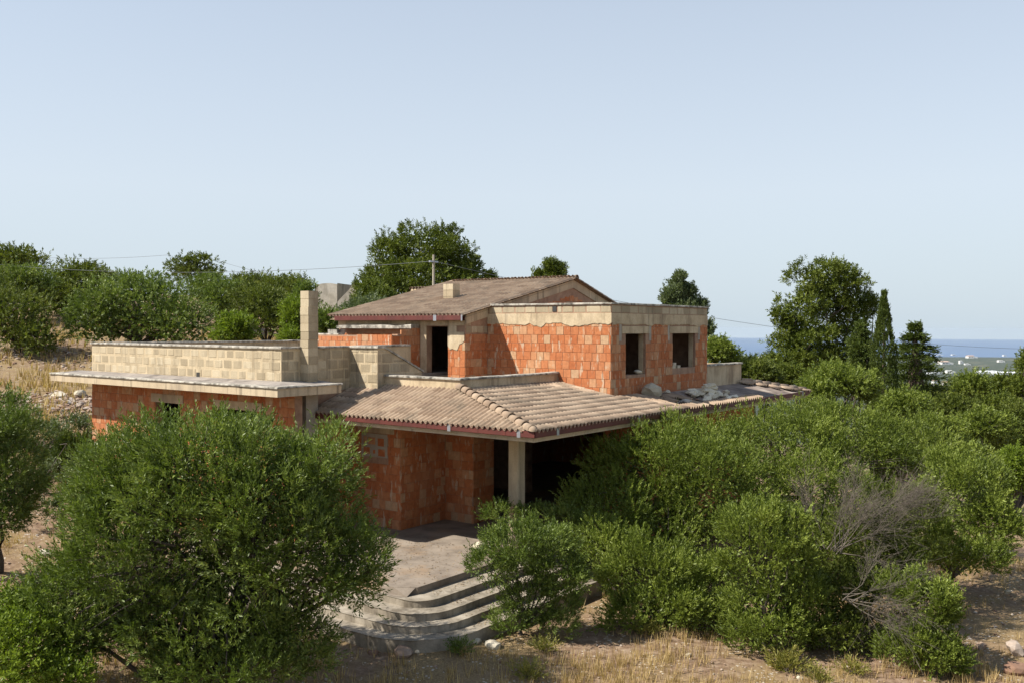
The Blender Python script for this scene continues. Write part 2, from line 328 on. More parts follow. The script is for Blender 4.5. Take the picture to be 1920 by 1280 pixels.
# the ground stays under the floors of the house
hm = (gx > -21.5) & (gx < -3.4) & (gy > -3.6) & (gy < 16.5)
gzv = np.where(hm, np.minimum(gzv, -0.35), gzv)
nx, ny = gx.shape
idx = np.arange(nx*ny).reshape(nx, ny)
Fg = np.stack([idx[:-1, :-1], idx[1:, :-1], idx[1:, 1:], idx[:-1, 1:]], -1).reshape(-1, 4)
def mat_ground():
    t = NT('dry_ground'); t.rough(0.95)
    p = t.pos(); n1 = t.noise(p, 0.55, 6, 0.62); n2 = t.noise(p, 5.0, 5, 0.7); n3 = t.noise(p, 26.0, 4, 0.7)
    soil = t.ramp(n2, [(0.3, (0.10, 0.06, 0.035)), (0.5, (0.20, 0.13, 0.08)), (0.72, (0.33, 0.25, 0.175))])
    straw = t.ramp(n3, [(0.3, (0.13, 0.085, 0.04)), (0.55, (0.25, 0.175, 0.085)), (0.75, (0.37, 0.28, 0.16))])
    near = t.mix(t.ramp(n1, [(0.42, (0, 0, 0)), (0.56, (1, 1, 1))]), soil, straw)
    v = t.n('ShaderNodeTexVoronoi'); v.inputs['Scale'].default_value = 9.0; t.l(p, v.inputs['Vector'])
    n4 = t.noise(p, 1.1, 3); peb = t.math('MULTIPLY', t.math('LESS_THAN', v.outputs['Distance'], 0.24), t.math('GREATER_THAN', n4, 0.52))
    near = t.mix(t.math('MULTIPLY', peb, 0.8), near, (0.47, 0.42, 0.35))
    # far plain: olive groves, fields, bare plots
    pf = t.pos(); f1 = t.noise(pf, 0.0045, 6, 0.65); f2 = t.noise(pf, 0.03, 5, 0.75)
    grove = t.ramp(f2, [(0.35, (0.018, 0.028, 0.012)), (0.58, (0.04, 0.052, 0.022)), (0.76, (0.13, 0.11, 0.065))])
    field = t.ramp(f2, [(0.35, (0.06, 0.07, 0.032)), (0.6, (0.15, 0.13, 0.08)), (0.78, (0.33, 0.28, 0.20))])
    far = t.mix(t.ramp(f1, [(0.57, (0, 0, 0)), (0.63, (1, 1, 1))]), grove, field)
    geo = t.n('ShaderNodeNewGeometry'); sp = t.n('ShaderNodeSeparateXYZ'); t.l(geo.outputs['Position'], sp.inputs[0])
    w = t.ramp(t.math('MULTIPLY', sp.outputs['Z'], -0.02), [(0.12, (0, 0, 0)), (0.3, (1, 1, 1))])
    t.col(t.mix(w, near, far))
    h = t.math('ADD', n2, t.math('MULTIPLY', n3, 0.5)); t.bump(h, 0.7, 0.03); return t.m
M['ground'] = mat_ground()
ground = obj('ground', mesh_np('ground', np.stack([gx, gy, gzv], -1).reshape(-1, 3), Fg, M['ground'], smooth=True)); tag(ground, kind='structure')

# sea, curved with the earth
SEA_Z = -300.0
def sea_sheet():
    X = np.concatenate([np.linspace(-32000, 32000, 60)]); Y = np.linspace(10000, 46000, 60)
    A, B = np.meshgrid(X, Y, indexing='ij'); x, y = from_ld(A, B)
    Zs = SEA_Z-(A*A+B*B)/(2*EARTH)
    n, m = A.shape; i = np.arange(n*m).reshape(n, m)
    Fs = np.stack([i[:-1, :-1], i[1:, :-1], i[1:, 1:], i[:-1, 1:]], -1).reshape(-1, 4)
    t = NT('sea_water'); t.b.inputs['Roughness'].default_value = 0.35; t.b.inputs['Specular IOR Level'].default_value = 0.25
    n1 = t.noise(t.pos((1, 1, 1)), 0.0004, 4); t.col(t.ramp(n1, [(0.3, (0.035, 0.085, 0.19)), (0.7, (0.05, 0.115, 0.235))]))
    o = obj('sea', mesh_np('sea', np.stack([x, y, Zs], -1).reshape(-1, 3), Fs, t.m, smooth=True)); tag(o, kind='structure')
sea_sheet()

# ------------------------------------------------------------------ the house
HOUSE = empty('unfinished_house', (-9, 5, 0))
tag(HOUSE, 'unfinished two-storey brick house with tiled roofs and stone parapets', 'house')
def part(name, me): return obj(name, me, HOUSE)
def sub(name, me, parent, loc=None):
    o = bpy.data.objects.new(name, me); COL.objects.link(o); o.parent = parent
    o.matrix_parent_inverse = Matrix.Identity(4)
    return o
# every part mesh is built in world coordinates: keep its origin at the world origin
def hpart(name, mb, mat, smooth=False): return mb.build(name, mat, HOUSE, smooth)

def rough_bar(mb, p0, p1, w, z0, z1, side, seg=0.16, er=0.012, rng=RNG):
    """a coping or slab nosing with a crumbled edge; p0->p1 in plan, width w to the side (+1 left, -1 right)"""
    p0 = np.array(p0, float); p1 = np.array(p1, float); L = np.linalg.norm(p1-p0); d = (p1-p0)/L; nrm = np.array([-d[1], d[0]])*side
    n = max(2, int(L/seg)); V = []; F = []
    sm = lambda a: np.convolve(np.pad(a, 2, 'edge'), [0.15, 0.2, 0.3, 0.2, 0.15], 'valid')
    e0 = sm(rng.normal(0, er, n+1)); e1 = sm(rng.normal(0, er, n+1)); et = sm(rng.normal(0, er*0.6, n+1)); eb = rng.normal(0, er*0.35, n+1)
    for i in range(n+1):
        c = p0+d*L*i/n
        a = c-nrm*abs(e0[i])*-0.6; b = c+nrm*(w+e1[i]*0.6)
        ch = 0.012+abs(e0[i])*0.6
        V += [(*(a), z0+eb[i]*0.3), (*(a), z1-ch+et[i]*0.5), (*(a+nrm*ch), z1+et[i]), (*(b), z1+et[i]), (*(b), z0)]
    k = 5
    for i in range(n):
        for j in range(k):
            q = (i*k+j, i*k+(j+1) % k, (i+1)*k+(j+1) % k, (i+1)*k+j)
            F.append(q if side < 0 else q[::-1])
    F.append(tuple(range(k))[::-1] if side < 0 else tuple(range(k))); F.append(tuple(range(n*k, n*k+k)) if side < 0 else tuple(range(n*k, n*k+k))[::-1])
    mb.add(V, F)

PIECES = {'brick': [], 'stone_block': []}
def masonry(kind, parent, o, d, n, L, z0, z1, bw, bh, gap, holes=(), zfloor=None, zceil=None, phase=0.0, stagger=True, prio=1.0, depth=0.05, jit=0.004, wjit=0.0, proud=0.012, skip=0.0):
    """lay pieces on a wall face: o = plan origin, d = direction along, n = outward normal, holes = (s0,s1,z0,z1)"""
    o = np.array(o, float); d = np.array(d, float); n = np.array(n, float)
    rows = int(math.ceil((z1-z0)/bh-1e-6))
    for r in range(rows):
        za, zb = z0+r*bh, min(z0+(r+1)*bh, z1)
        if zb-za < 0.06: continue
        s = -bw*((0.5 if (stagger and r % 2) else 0.0)+phase) + RNG.uniform(-0.03, 0.03)
        while s < L:
            w = bw*(1+RNG.uniform(-wjit, wjit)); a, b = max(s, 0), min(s+w, L); s += w
            if b-a < 0.05: continue
            spans = [(a, b)]
            for (h0, h1, hz0, hz1) in holes:
                if hz0 < zb-0.05 and hz1 > za+0.05:
                    ns = []
                    for (p, q) in spans:
                        if q <= h0 or p >= h1: ns.append((p, q)); continue
                        if p < h0: ns.append((p, h0))
                        if q > h1: ns.append((h1, q))
                    spans = ns
            for (p, q) in spans:
                if q-p < 0.045 or RNG.random() < skip: continue
                m = 0.5*(p+q); lo, hi = za, zb
                if zfloor is not None and hi < zfloor(m): continue
                if zceil is not None:
                    if lo > zceil(m)-0.07: continue
                    hi = min(hi, zceil(m))
                g = gap*0.5
                c = o+d*m+n*(proud+RNG.uniform(-jit, jit))
                PIECES[kind].append(dict(parent=parent, c=(c[0], c[1], 0.5*(lo+hi)), d=d, n=n, w=q-p-2*g*RNG.uniform(0.7, 1.3), h=hi-lo-2*g*RNG.uniform(0.7, 1.3), dep=depth, prio=prio))

def block_mesh(name, mat, ch, jag, rng):
    """unit piece: face 1 x 1 in local x,z; front at y = 0 (towards -y), back at y = 1; chamfered"""
    c = ch
    j = lambda: rng.uniform(-jag, jag)
    B = [(-.5, 1, -.5), (.5, 1, -.5), (.5, 1, .5), (-.5, 1, .5)]
    S = [(-.5+j(), .14, -.5+j()), (.5+j(), .14, -.5+j()), (.5+j(), .14, .5+j()), (-.5+j(), .14, .5+j())]
    Fr = [(-.5+c+j(), 0+abs(j()), -.5+c+j()), (.5-c+j(), 0, -.5+c+j()), (.5-c+j(), 0+abs(j()), .5-c+j()), (-.5+c+j(), 0, .5-c+j())]
    V = B+S+Fr
    F = [(8, 9, 10, 11)]
    for a, b in ((0, 4), (4, 8)):
        for i in range(4): F.append((a+i, a+(i+1) % 4, b+(i+1) % 4, b+i))
    return mesh_py(name, V, F, mat)

def finish_masonry(kind, mat, limit, restname, ch, jag):
    rng = np.random.default_rng(11)
    meshes = [block_mesh(kind, mat, ch, jag, rng) for _ in range(5)]
    L = PIECES[kind]; L.sort(key=lambda p: -p['prio'])
    rest = []
    for i, p in enumerate(L):
        d, n = p['d'], p['n']
        # local x = d, local y = -n (into the wall), local z = up
        flip = 1.0
        R = Matrix(((d[0]*flip, -n[0], 0), (d[1]*flip, -n[1], 0), (0, 0, 1)))
        Mx = Matrix.Translation(p['c']) @ R.to_4x4() @ Matrix.Diagonal((p['w'], p['dep'], p['h'], 1))
        if i < limit:
            o = bpy.data.objects.new(kind, meshes[i % 5]); COL.objects.link(o); o.parent = p['parent']; o.matrix_parent_inverse = Matrix.Identity(4)
            o.matrix_local = Mx
        else: rest.append((Mx, meshes[i % 5]))
    if rest:
        Vs, Fs, rn, nn = [], [], [], 0
        base = []
        for me in meshes:
            v = np.array([x.co[:] for x in me.vertices]); f = np.array([p.vertices[:] for p in me.polygons]); base.append((v, f))
        for k, (Mx, me) in enumerate(rest):
            v, f = base[meshes.index(me)]
            Mn = np.array(Mx); Vs.append(v @ Mn[:3, :3].T+Mn[:3, 3]); Fs.append(f+nn); nn += len(v); rn += [RNG.random()]*len(f)
        o = part(restname, mesh_np(restname, np.concatenate(Vs), np.concatenate(Fs), mat, rn)); tag(o, kind='stuff')

# parent transforms: parts hang under HOUSE whose origin is not the world origin -> parent inverse set in link(); bricks hang under parts (parts have identity local + inverse)

# -- dimensions (metres)
UG, VG, ZG, ZGB = -2.397, -2.470, 3.372, 3.235       # lower gutter corner and heights
UL, VL, ZLB, ZLT = -6.229, -0.577, 4.066, 4.388      # terrace parapet corner
K1 = (ZLB-ZG)/(VL-VG); K2 = (ZLB-ZG)/(UG-UL)
def zf(v): return ZG-0.01+K1*(v-VG)
def zr(u): return ZG-0.01+K2*(UG-u)
UB, VB, ZB, VBR = -4.345, 4.129, 6.507, 10.70       # upper room
UM, VM = -9.05, 3.0                                  # main block corner
VE, ZE, VR, ZR = 2.64, 6.13, 9.2, 7.58               # main roof eave and ridge
UPR, VP, ZP0, ZPT, UPL = -10.23, -3.362, 4.20, 5.205, -20.0
US, VS, ZS, ZST, USL, VSR = -9.247, -4.280, 4.20, 3.94, -20.95, -2.087
V2, U3 = -0.874, -9.065
T = 0.25

# left block: brick wall under the slab
WU1 = -9.66
hole_l = [(3.75, 5.05, 2.1, 3.42), (6.95, 8.75, 2.1, 3.40)]
mb = MB()
x0 = UPL
def wall_u(mb, u0, u1, v, z0, z1, holes, t=T, inward=1):
    """wall along u with its outer face at v, thickness behind"""
    va, vb = (v, v+t) if inward > 0 else (v-t, v)
    cuts = sorted(set([0.0, u1-u0]+[h[0] for h in holes]+[h[1] for h in holes]))
    for a, b in zip(cuts[:-1], cuts[1:]):
        hs = [h for h in holes if h[0] <= a+1e-6 and h[1] >= b-1e-6]
        if not hs: mb.box(u0+a, u0+b, va, vb, z0, z1)
        else:
            h = hs[0]
            if h[2] > z0+0.01: mb.box(u0+a, u0+b, va, vb, z0, h[2])
            if h[3] < z1-0.01: mb.box(u0+a, u0+b, va, vb, h[3], z1)
def wall_v(mb, v0, v1, u, z0, z1, holes, t=T):
    """wall along v with its outer face (+u) at u"""
    cuts = sorted(set([0.0, v1-v0]+[h[0] for h in holes]+[h[1] for h in holes]))
    for a, b in zip(cuts[:-1], cuts[1:]):
        hs = [h for h in holes if h[0] <= a+1e-6 and h[1] >= b-1e-6]
        if not hs: mb.box(u-t, u, v0+a, v0+b, z0, z1)
        else:
            h = hs[0]
            if h[2] > z0+0.01: mb.box(u-t, u, v0+a, v0+b, z0, h[2])
            if h[3] < z1-0.01: mb.box(u-t, u, v0+a, v0+b, h[3], z1)
wall_u(mb, UPL, WU1, VP, -0.6, ZST-0.002, hole_l)
mb.box(UPL, UPL+T, VP+T, 6.5, -0.6, ZST-0.002)            # left side
mb.box(UPL, -9.1, 6.5, 6.75, -0.6, ZST-0.002)
w_left = hpart('wall', mb, M['mortar'])
masonry('brick', w_left, (UPL, VP), (1, 0), (0, -1), WU1-UPL, -0.58, ZST-0.01, 0.30, 0.26, 0.008, hole_l, prio=0.5, wjit=0.15)
# the block's side wall towards the porch and the porch walls
mb = MB(); mb.box(UPR-T, UPR, VP+T+0.005, -0.636, -0.6, ZST-0.004)
w_side = hpart('wall', mb, M['mortar'])
masonry('brick', w_side, (UPR, VP+0.3), (0, 1), (1, 0), -0.64-VP-0.3, 0.0, 3.25, 0.27, 0.26, 0.008, prio=0.4, wjit=0.15)
ZSO = 3.115                                              # soffit
mb = MB(); mb.box(UPR+0.003, -8.382, -0.636, -0.386, -0.6, ZSO-0.003); mb.box(-8.632, -8.382, -0.384, 1.289, -0.6, ZSO-0.003)
mb.box(-8.38, -7.30, 1.2885, 1.5385, -0.6, ZSO-0.003); mb.box(-7.55, -7.30, 1.54, 2.25, -0.6, ZSO-0.003)
w_porch = hpart('wall', mb, M['mortar'])
patch = [(-9.94-UPR, -8.90-UPR, 2.02, 2.66)]
masonry('brick', w_porch, (UPR, -0.636), (1, 0), (0, -1), -8.382-UPR, 0.0, 2.86, 0.25, 0.26, 0.007, patch, prio=3, wjit=0.18)
masonry('brick', w_porch, (-8.382, -0.636), (0, 1), (1, 0), 1.92, 0.0, ZSO-0.1, 0.27, 0.26, 0.007, prio=3, wjit=0.18)
masonry('brick', w_porch, (-8.382, 1.2885), (1, 0), (0, -1), 1.08, 0.0, ZSO-0.1, 0.26, 0.26, 0.007, prio=3, wjit=0.18)
masonry('brick', w_porch, (-7.30, 1.2885), (0, 1), (1, 0), 0.96, 0.0, ZSO-0.1, 0.26, 0.26, 0.007, prio=0.6, wjit=0.18)
# bricked-up vent: a smeared mortar panel with six bricks left showing, and its lintel
mb = MB(); mb.box(-9.95, -8.89, -0.652, -0.60, 2.0, 2.67); vent = hpart('filled_vent', mb, M['concrete'])
for (bx, bz, bw_, bh_) in ((-9.78, 2.48, 0.13, 0.19), (-9.52, 2.46, 0.28, 0.2), (-9.15, 2.44, 0.24, 0.22), (-9.72, 2.17, 0.25, 0.19), (-9.42, 2.15, 0.08, 0.1), (-9.12, 2.14, 0.26, 0.2)):
    PIECES['brick'].append(dict(parent=vent, c=(bx, -0.664, bz), d=np.array((1., 0)), n=np.array((0, -1.)), w=bw_, h=bh_, dep=0.03, prio=4))
mb = MB(); mb.box(-10.10, -8.62, -0.666, -0.60, 2.70, 2.95); hpart('lintel', mb, M['fascia'])
# rooms behind the porch: deep and unlit
mb = MB()
mb.box(-12.0, -7.31, 2.262, 2.51, -0.6, ZSO-0.003) if False else None
mb.box(UB-T, UB, VB, 15.0, -0.9, ZSO-0.005); mb.box(-13, UB-T-0.005, 13.5, 13.75, -0.6, ZSO-0.005); mb.box(-13.25, -13.0, -0.3, 13.75, -0.6, ZSO-0.005)
mb.box(-13, -8.64, 1.6, 1.85, -0.6, ZSO-0.005);
w_back = hpart('wall', mb, M['brick'])
# porch column
mb = MB(); mb.prism([(-4.50, -0.69), (-4.47, -0.72), (-4.21, -0.72), (-4.18, -0.69), (-4.18, -0.41), (-4.21, -0.38), (-4.47, -0.38), (-4.50, -0.41)], -0.02, ZSO-0.002)
hpart('column', mb, M['fascia'])
mb = MB(); mb.prism([(-10.29, -2.80), (-9.87, -2.80), (-9.87, -2.38), (-10.225, -2.38), (-10.225, -2.79)], -0.6, ZST-0.003); hpart('pillar', mb, M['concrete'])
# slab over the left block with weathered top and crumbled nosing
mb = MB(); mb.box(USL, US, VS, VSR, ZST, ZS-0.035); mb.box(USL, UPR, VSR+0.001, 7.0, ZST, ZS-0.035)
slab = hpart('roof_slab', mb, M['fascia'])
mb = MB()
mb.add([(USL+.05, VS+.05, ZS-0.02), (US-.05, VS+.05, ZS-0.02), (US-.05, VSR-.02, ZS+0.0), (UPR+0.02, VSR-.02, ZS+0.06), (UPR+0.02, VP, ZS+0.075), (USL+.05, VP, ZS+0.06)], [(0, 1, 2, 3, 4, 5)])
mb.box(UPL+0.3, UPR-0.3, VP+0.3, 6.4, ZS-0.03, ZS+0.06)
hpart('slab_screed', mb, M['slabtop'])
mb = MB(); rough_bar(mb, (USL-0.03, VS-0.04), (US+0.04, VS-0.04), 0.30, ZS-0.036, ZS+0.006, 1, er=0.02); rough_bar(mb, (US+0.04, VS-0.04), (US+0.04, VSR+0.03), 0.3, ZS-0.036, ZS+0.004, 1, er=0.02)
rough_bar(mb, (USL-0.03, VSR), (USL-0.03, VS-0.04), 0.3, ZS-0.036, ZS+0.005, 1, er=0.02)
hpart('slab_nosing', mb, M['coping'])
# window lintels on the left wall
mb = MB(); mb.box(UPL+3.55, UPL+5.25, VP-0.035, VP+0.10, 3.42, 3.68); hpart('lintel', mb, M['fascia'])
mb = MB(); mb.box(UPL+6.75, UPL+8.95, VP-0.03, VP+0.10, 3.40, 3.64); hpart('lintel', mb, M['plaster'])
# parapet of the left block
mb = MB()
mb.box(UPL, UPR, VP, VP+0.25, ZS-0.03, ZPT-0.055); mb.box(UPR-0.25, UPR, VP+0.25, V2, ZS-0.03, ZPT-0.055)
mb.box(UPR-0.25, U3, V2, V2+0.25, 3.3, ZPT-0.055)
mb.box(UPL, UPL+0.25, VP+0.25, 6.6, ZS-0.03, ZPT-0.055); mb.box(UPL+0.25, -15.0, 6.35, 6.6, ZS-0.03, ZPT-0.055)
par = hpart('parapet_wall', mb, M['joint'])
zz = [ZS+0.09, 0.29]
masonry('stone_block', par, (UPL, VP), (1, 0), (0, -1), UPR-UPL, ZS+0.05, ZPT-0.10, 0.42, 0.29, 0.075, [(5.9, 6.05, 4.1, 4.42)], prio=3, wjit=0.12, depth=0.04, proud=0.006)
masonry('stone_block', par, (UPR, VP), (0, 1), (1, 0), V2-VP, ZS+0.05, ZPT-0.10, 0.46, 0.29, 0.06, [(0.62, 1.05, 4, 6)], prio=3, wjit=0.12, depth=0.04, proud=0.006)
masonry('stone_block', par, (UPR, V2), (1, 0), (0, -1), U3-UPR, 3.85, ZPT-0.10, 0.46, 0.29, 0.05, prio=3, wjit=0.12, depth=0.04, proud=0.006)
masonry('stone_block', par, (UPL+0.25, VP+0.3), (0, 1), (1, 0), 9.3, ZS+0.05, ZPT-0.10, 0.42, 0.29, 0.06, prio=1, wjit=0.12, depth=0.04, proud=0.006)
mb = MB()
rough_bar(mb, (UPL-0.05, VP-0.05), (UPR+0.045, VP-0.05), 0.36, ZPT-0.056, ZPT, 1); rough_bar(mb, (UPR+0.045, VP-0.05), (UPR+0.045, V2+0.02), 0.34, ZPT-0.056, ZPT-0.002, 1)
rough_bar(mb, (UPR+0.05, V2-0.05), (U3+0.04, V2-0.05), 0.34, ZPT-0.056, ZPT+0.001, 1); rough_bar(mb, (UPL+0.30, VP+0.3), (UPL+0.30, 6.6), 0.35, ZPT-0.056, ZPT-0.001, 1)
hpart('coping', mb, M['coping'])
mb = MB(); mb.box(UPL+5.90, UPL+6.05, VP-0.012, VP+0.02, 4.18, 4.40); hpart('drain_hole', mb, M['opening'])  # solid block; the shade inside the hole is put into its colour
# stair parapet: falls beside the stairs
mb = MB()
prof = [(V2+0.252, 3.4), (V2+0.252, ZPT-0.06), (-0.60, ZPT-0.06), (0.97, 4.43), (0.97, 3.4)]
n_ = len(prof)
Vv = [(U3-0.22, a, b) for a, b in prof]+[(U3, a, b) for a, b in prof]
mb.add(Vv, [tuple(range(n_)), tuple(range(n_, 2*n_))[::-1]]+[(i, n_+i, n_+(i+1) % n_, (i+1) % n_) for i in range(n_)])
stair = hpart('stair_parapet', mb, M['joint'])
masonry('stone_block', stair, (U3, V2), (0, 1), (1, 0), 1.84, 3.85, 5.12, 0.44, 0.29, 0.05, prio=3, wjit=0.12, depth=0.04, proud=0.006,
        zceil=lambda s: ZPT-0.09 if s < 0.27 else ZPT-0.12-0.455*(s-0.27))
mb = MB(); c0 = np.array([U3+0.045, -0.66, ZPT-0.058]); 
def slanted(mb, u0, u1, va, za, vb, zb, t):
    mb.add([(u0, va, za), (u1, va, za), (u1, vb, zb), (u0, vb, zb), (u0, va, za+t), (u1, va, za+t), (u1, vb, zb+t), (u0, vb, zb+t)],
           [(0, 3, 2, 1), (4, 5, 6, 7), (0, 1, 5, 4), (1, 2, 6, 5), (2, 3, 7, 6), (3, 0, 4, 7)])
slanted(mb, U3-0.27, U3+0.045, -0.62, ZPT-0.055, 1.02, 4.41, 0.055); mb.box(U3-0.27, U3+0.043, V2+0.29, -0.60, ZPT-0.057, ZPT-0.004)
hpart('coping', mb, M['coping'])
mb = MB(); mb.box(-10.4, -10.16, V2+0.26, 1.66, 3.4, ZPT-0.05); hpart('stair_wall', mb, M['joint'])
mb = MB(); mb.box(-10.43, -10.12, V2+0.3, 1.64, ZPT-0.05, ZPT+0.005); hpart('coping', mb, M['coping'])
# chimney of the left block, stone courses as pieces
mb = MB(); mb.box(-10.222, -9.912, -2.69, -2.36, ZS, 6.735); chim = hpart('chimney', mb, M['joint'])
for k in range(11):
    za = 4.27+k*0.225; zb = min(za+0.213, 6.74)
    cm = MB(); j = RNG.uniform(-0.008, 0.008, 2); cm.box(-10.235+j[0], -9.90+j[0], -2.70+j[1], -2.35+j[1], za, zb)
    o = cm.build('stone_course', M['tuff'], None); o.parent = chim; o.matrix_parent_inverse = Matrix.Identity(4)
# terrace parapet (low) with coping, terrace floor
mb = MB(); mb.box(U3+0.002, UL, VL, VL+0.2, 3.4, ZLT-0.052); mb.box(UL-0.2, UL, VL+0.2, VB, 3.4, ZLT-0.052)
hpart('terrace_parapet', mb, M['plaster'])
mb = MB(); rough_bar(mb, (U3+0.01, VL-0.05), (UL+0.045, VL-0.05), 0.30, ZLT-0.052, ZLT, 1); rough_bar(mb, (UL+0.045, VL-0.05), (UL+0.045, VB-0.01), 0.30, ZLT-0.052, ZLT-0.002, 1)
hpart('coping', mb, M['coping'])
mb = MB(); mb.box(-11, UL-0.2, VL+0.2, VM, 3.55, 3.70); hpart('terrace_floor', mb, M['slabtop'])
# main upper block
mb = MB(); dr = (-10.70, -9.77)
hole_d = [(dr[0]+14.9, dr[1]+14.9, 3.4, 5.775)]
wall_u(mb, -14.9, UM, VM, 3.4, 5.80, hole_d)
def gable(mb, u0, u1):
    prof = [(VM+T+0.002, 3.4), (15.0, 3.4), (15.0, ZR-0.26-0.29*(15.0-VR)), (VR, ZR-0.24), (VM+T+0.002, ZE-0.15+0.222*(VM+T-VE))]
    n = len(prof); V = [(u0, a, b) for a, b in prof]+[(u1, a, b) for a, b in prof]
    mb.add(V, [tuple(range(n)), tuple(range(n, 2*n))[::-1]]+[(i, n+i, n+(i+1) % n, (i+1) % n) for i in range(n)])
gable(mb, UM-T, UM-0.002); gable(mb, -14.9, -14.65)
mb.box(-14.64, UM-T-0.002, 8.0, 8.2, 3.4, 6.6)
w_main = hpart('wall', mb, M['mortar'])
masonry('brick', w_main, (-14.9, VM), (1, 0), (0, -1), UM+14.9, 3.45, 5.55, 0.27, 0.26, 0.008, [(3.9, 5.13, 3.4, 5.9)], prio=1.5, wjit=0.2)
masonry('brick', w_main, (UM, VM), (0, 1), (1, 0), VB-VM, 3.45, 5.55, 0.26, 0.26, 0.008, prio=1.2, wjit=0.2)
masonry('stone_block', w_main, (UM, VM), (0, 1), (1, 0), VB-VM, 5.56, 5.80, 0.30, 0.24, 0.03, prio=2, depth=0.04, proud=0.008)
masonry('brick', w_main, (UM, VR-1.9), (0, 1), (1, 0), 4.6, 6.45, 7.25, 0.30, 0.26, 0.02, prio=1.4, zceil=lambda s: ZR-0.62-(0.2*max(0, 1.9-s)+0.30*max(0, s-1.9)))
mb = MB()   # sloping concrete edge beam under the verge and the ring beam over the door
def verge_beam(mb, u0, u1, drop, t):
    for (va, za, vb, zb) in ((VM-0.02, ZE-0.07+0.222*(VM-VE), VR, ZR-0.06), (VR, ZR-0.06, 15.1, ZR-0.06-0.30*(15.1-VR))):
        mb.add([(u0, va, za-t), (u1, va, za-t), (u1, vb, zb-t), (u0, vb, zb-t), (u0, va, za), (u1, va, za), (u1, vb, zb), (u0, vb, zb)],
               [(0, 3, 2, 1), (4, 5, 6, 7), (0, 1, 5, 4), (1, 2, 6, 5), (2, 3, 7, 6), (3, 0, 4, 7)])
verge_beam(mb, UM-0.30, UM+0.035, 0, 0.30); hpart('verge_beam', mb, M['fascia'])
mb = MB(); mb.box(-14.92, UM+0.002, VM-0.03, VM+T+0.03, 5.802, 6.0); mb.box(-14.95, UM+0.03, VE+0.06, VM+0.3, 6.0, 6.08); hpart('eave_beam', mb, M['plaster'])
mb = MB(); mb.box(-10.96, -10.702, VM-0.025, VM+0.05, 3.45, 5.80); mb.box(-9.768, -9.40, VM-0.022, VM+0.05, 5.30, 5.80); hpart('door_surround', mb, M['plaster'])
mb = MB(); mb.box(-14.6, UM-T-0.01, VM+T+0.01, 14.7, 3.40, 3.66); hpart('upper_floor', mb, M['concrete'])
# stair enclosure of brick with a small concrete hood
mb = MB(); mb.box(-15.1, -11.0, 1.68, 1.93, 3.4, 5.48); mb.box(-11.25, -11.0, 1.935, VM-0.035, 3.4, 5.52); mb.box(-15.1, -11.255, 1.935, VM-0.035, 3.4, 5.15)
w_st = hpart('wall', mb, M['mortar'])
masonry('brick', w_st, (-15.1, 1.68), (1, 0), (0, -1), 4.1, 4.20, 5.50, 0.255, 0.27, 0.008, prio=1.5, wjit=0.2, zceil=lambda s: 5.50 if s > 2.5 else 5.44)
masonry('brick', w_st, (-11.0, 1.68), (0, 1), (1, 0), 1.30, 3.9, 5.72, 0.26, 0.26, 0.008, prio=1.4, wjit=0.2, zceil=lambda s: 5.52+0.14*round(s/0.65))
mb = MB(); rough_bar(mb, (-14.55, 2.55), (-11.0, 2.55), 0.42, 5.70, 5.82, 1, er=0.03); hpart('hood', mb, M['coping'])
mb = MB(); rough_bar(mb, (-15.1, 1.75), (-13.6, 1.75), 0.3, 5.46, 5.53, 1, er=0.02); mb.box(-14.6, -14.15, 2.2, 2.6, 5.5, 5.66); hpart('rubble_course', mb, M['coping'])
# upper room: hollow box with two windows
hw = [(0.86, 2.11, 4.31, 5.58), (3.94, 5.63, 4.42, 5.57)]
mb = MB()
wall_u(mb, UM+0.003, UB-T, VB, 3.0, ZB-0.06, [])
wall_v(mb, VB, VBR, UB, 3.0, ZB-0.06, hw)
mb.box(UM+0.003, UB-T-0.002, VBR-T, VBR, 3.0, ZB-0.06); mb.box(UM+0.003, UB-T-0.004, VB+T+0.002, VBR-T-0.002, 6.05, 6.25); mb.box(UM+0.003, UB-T-0.004, VB+T+0.002, VBR-T-0.002, 3.5, 3.64)
w_up = hpart('wall', mb, M['mortar'])
masonry('brick', w_up, (UM, VB), (1, 0), (0, -1), UB-UM, 3.44, 5.90, 0.262, 0.26, 0.009, prio=2.5, wjit=0.14, zfloor=lambda s: (zr(UM+s) if UM+s > UL else 4.25))
masonry('brick', w_up, (UB, VB), (0, 1), (1, 0), VBR-VB, 3.44, 5.86, 0.262, 0.26, 0.009, hw+[(0.45, 2.45, 5.40, 5.9), (3.6, 5.95, 5.40, 5.9)], prio=2.0, wjit=0.2)
for (a, b) in ((0.62, 2.30), (3.72, 5.82)):
    mb = MB(); mb.box(UB-0.1, UB+0.024, VB+a, VB+b, 5.575, 5.80); hpart('lintel', mb, M['mortar'] if False else M['plaster'])
mb = MB()
for (a, b) in ((0.46, 0.60), (2.32, 2.46), (3.58, 3.70), (5.84, 5.98)): mb.box(UB-0.1, UB+0.014, VB+a, VB+b, 5.35, 5.86)
hpart('mortar_fill', mb, M['concrete'])
mb = MB()   # plastered reveals, ragged towards the outside
for (a, b, z0_, z1_) in hw: mb.box(UB-T+0.01, UB-0.085, VB+b-0.02, VB+b+0.004, z0_, z1_)
hpart('window_reveal', mb, M['plaster'])
mb = MB(); mb.box(UM+0.01, UB+0.018, VB-0.018, VB+0.1, 5.895, 6.19); mb.box(UB-0.1, UB+0.018, VB+0.1, VBR+0.018, 5.868, 6.185); hpart('ring_beam', mb, M['plaster'])
masonry('stone_block', w_up, (UM+0.05, VB), (1, 0), (0, -1), UB-UM-0.05, 6.195, ZB-0.075, 0.50, 0.27, 0.04, [(2.55, 2.72, 6, 6.6)], prio=2, wjit=0.25, depth=0.04, proud=0.008)
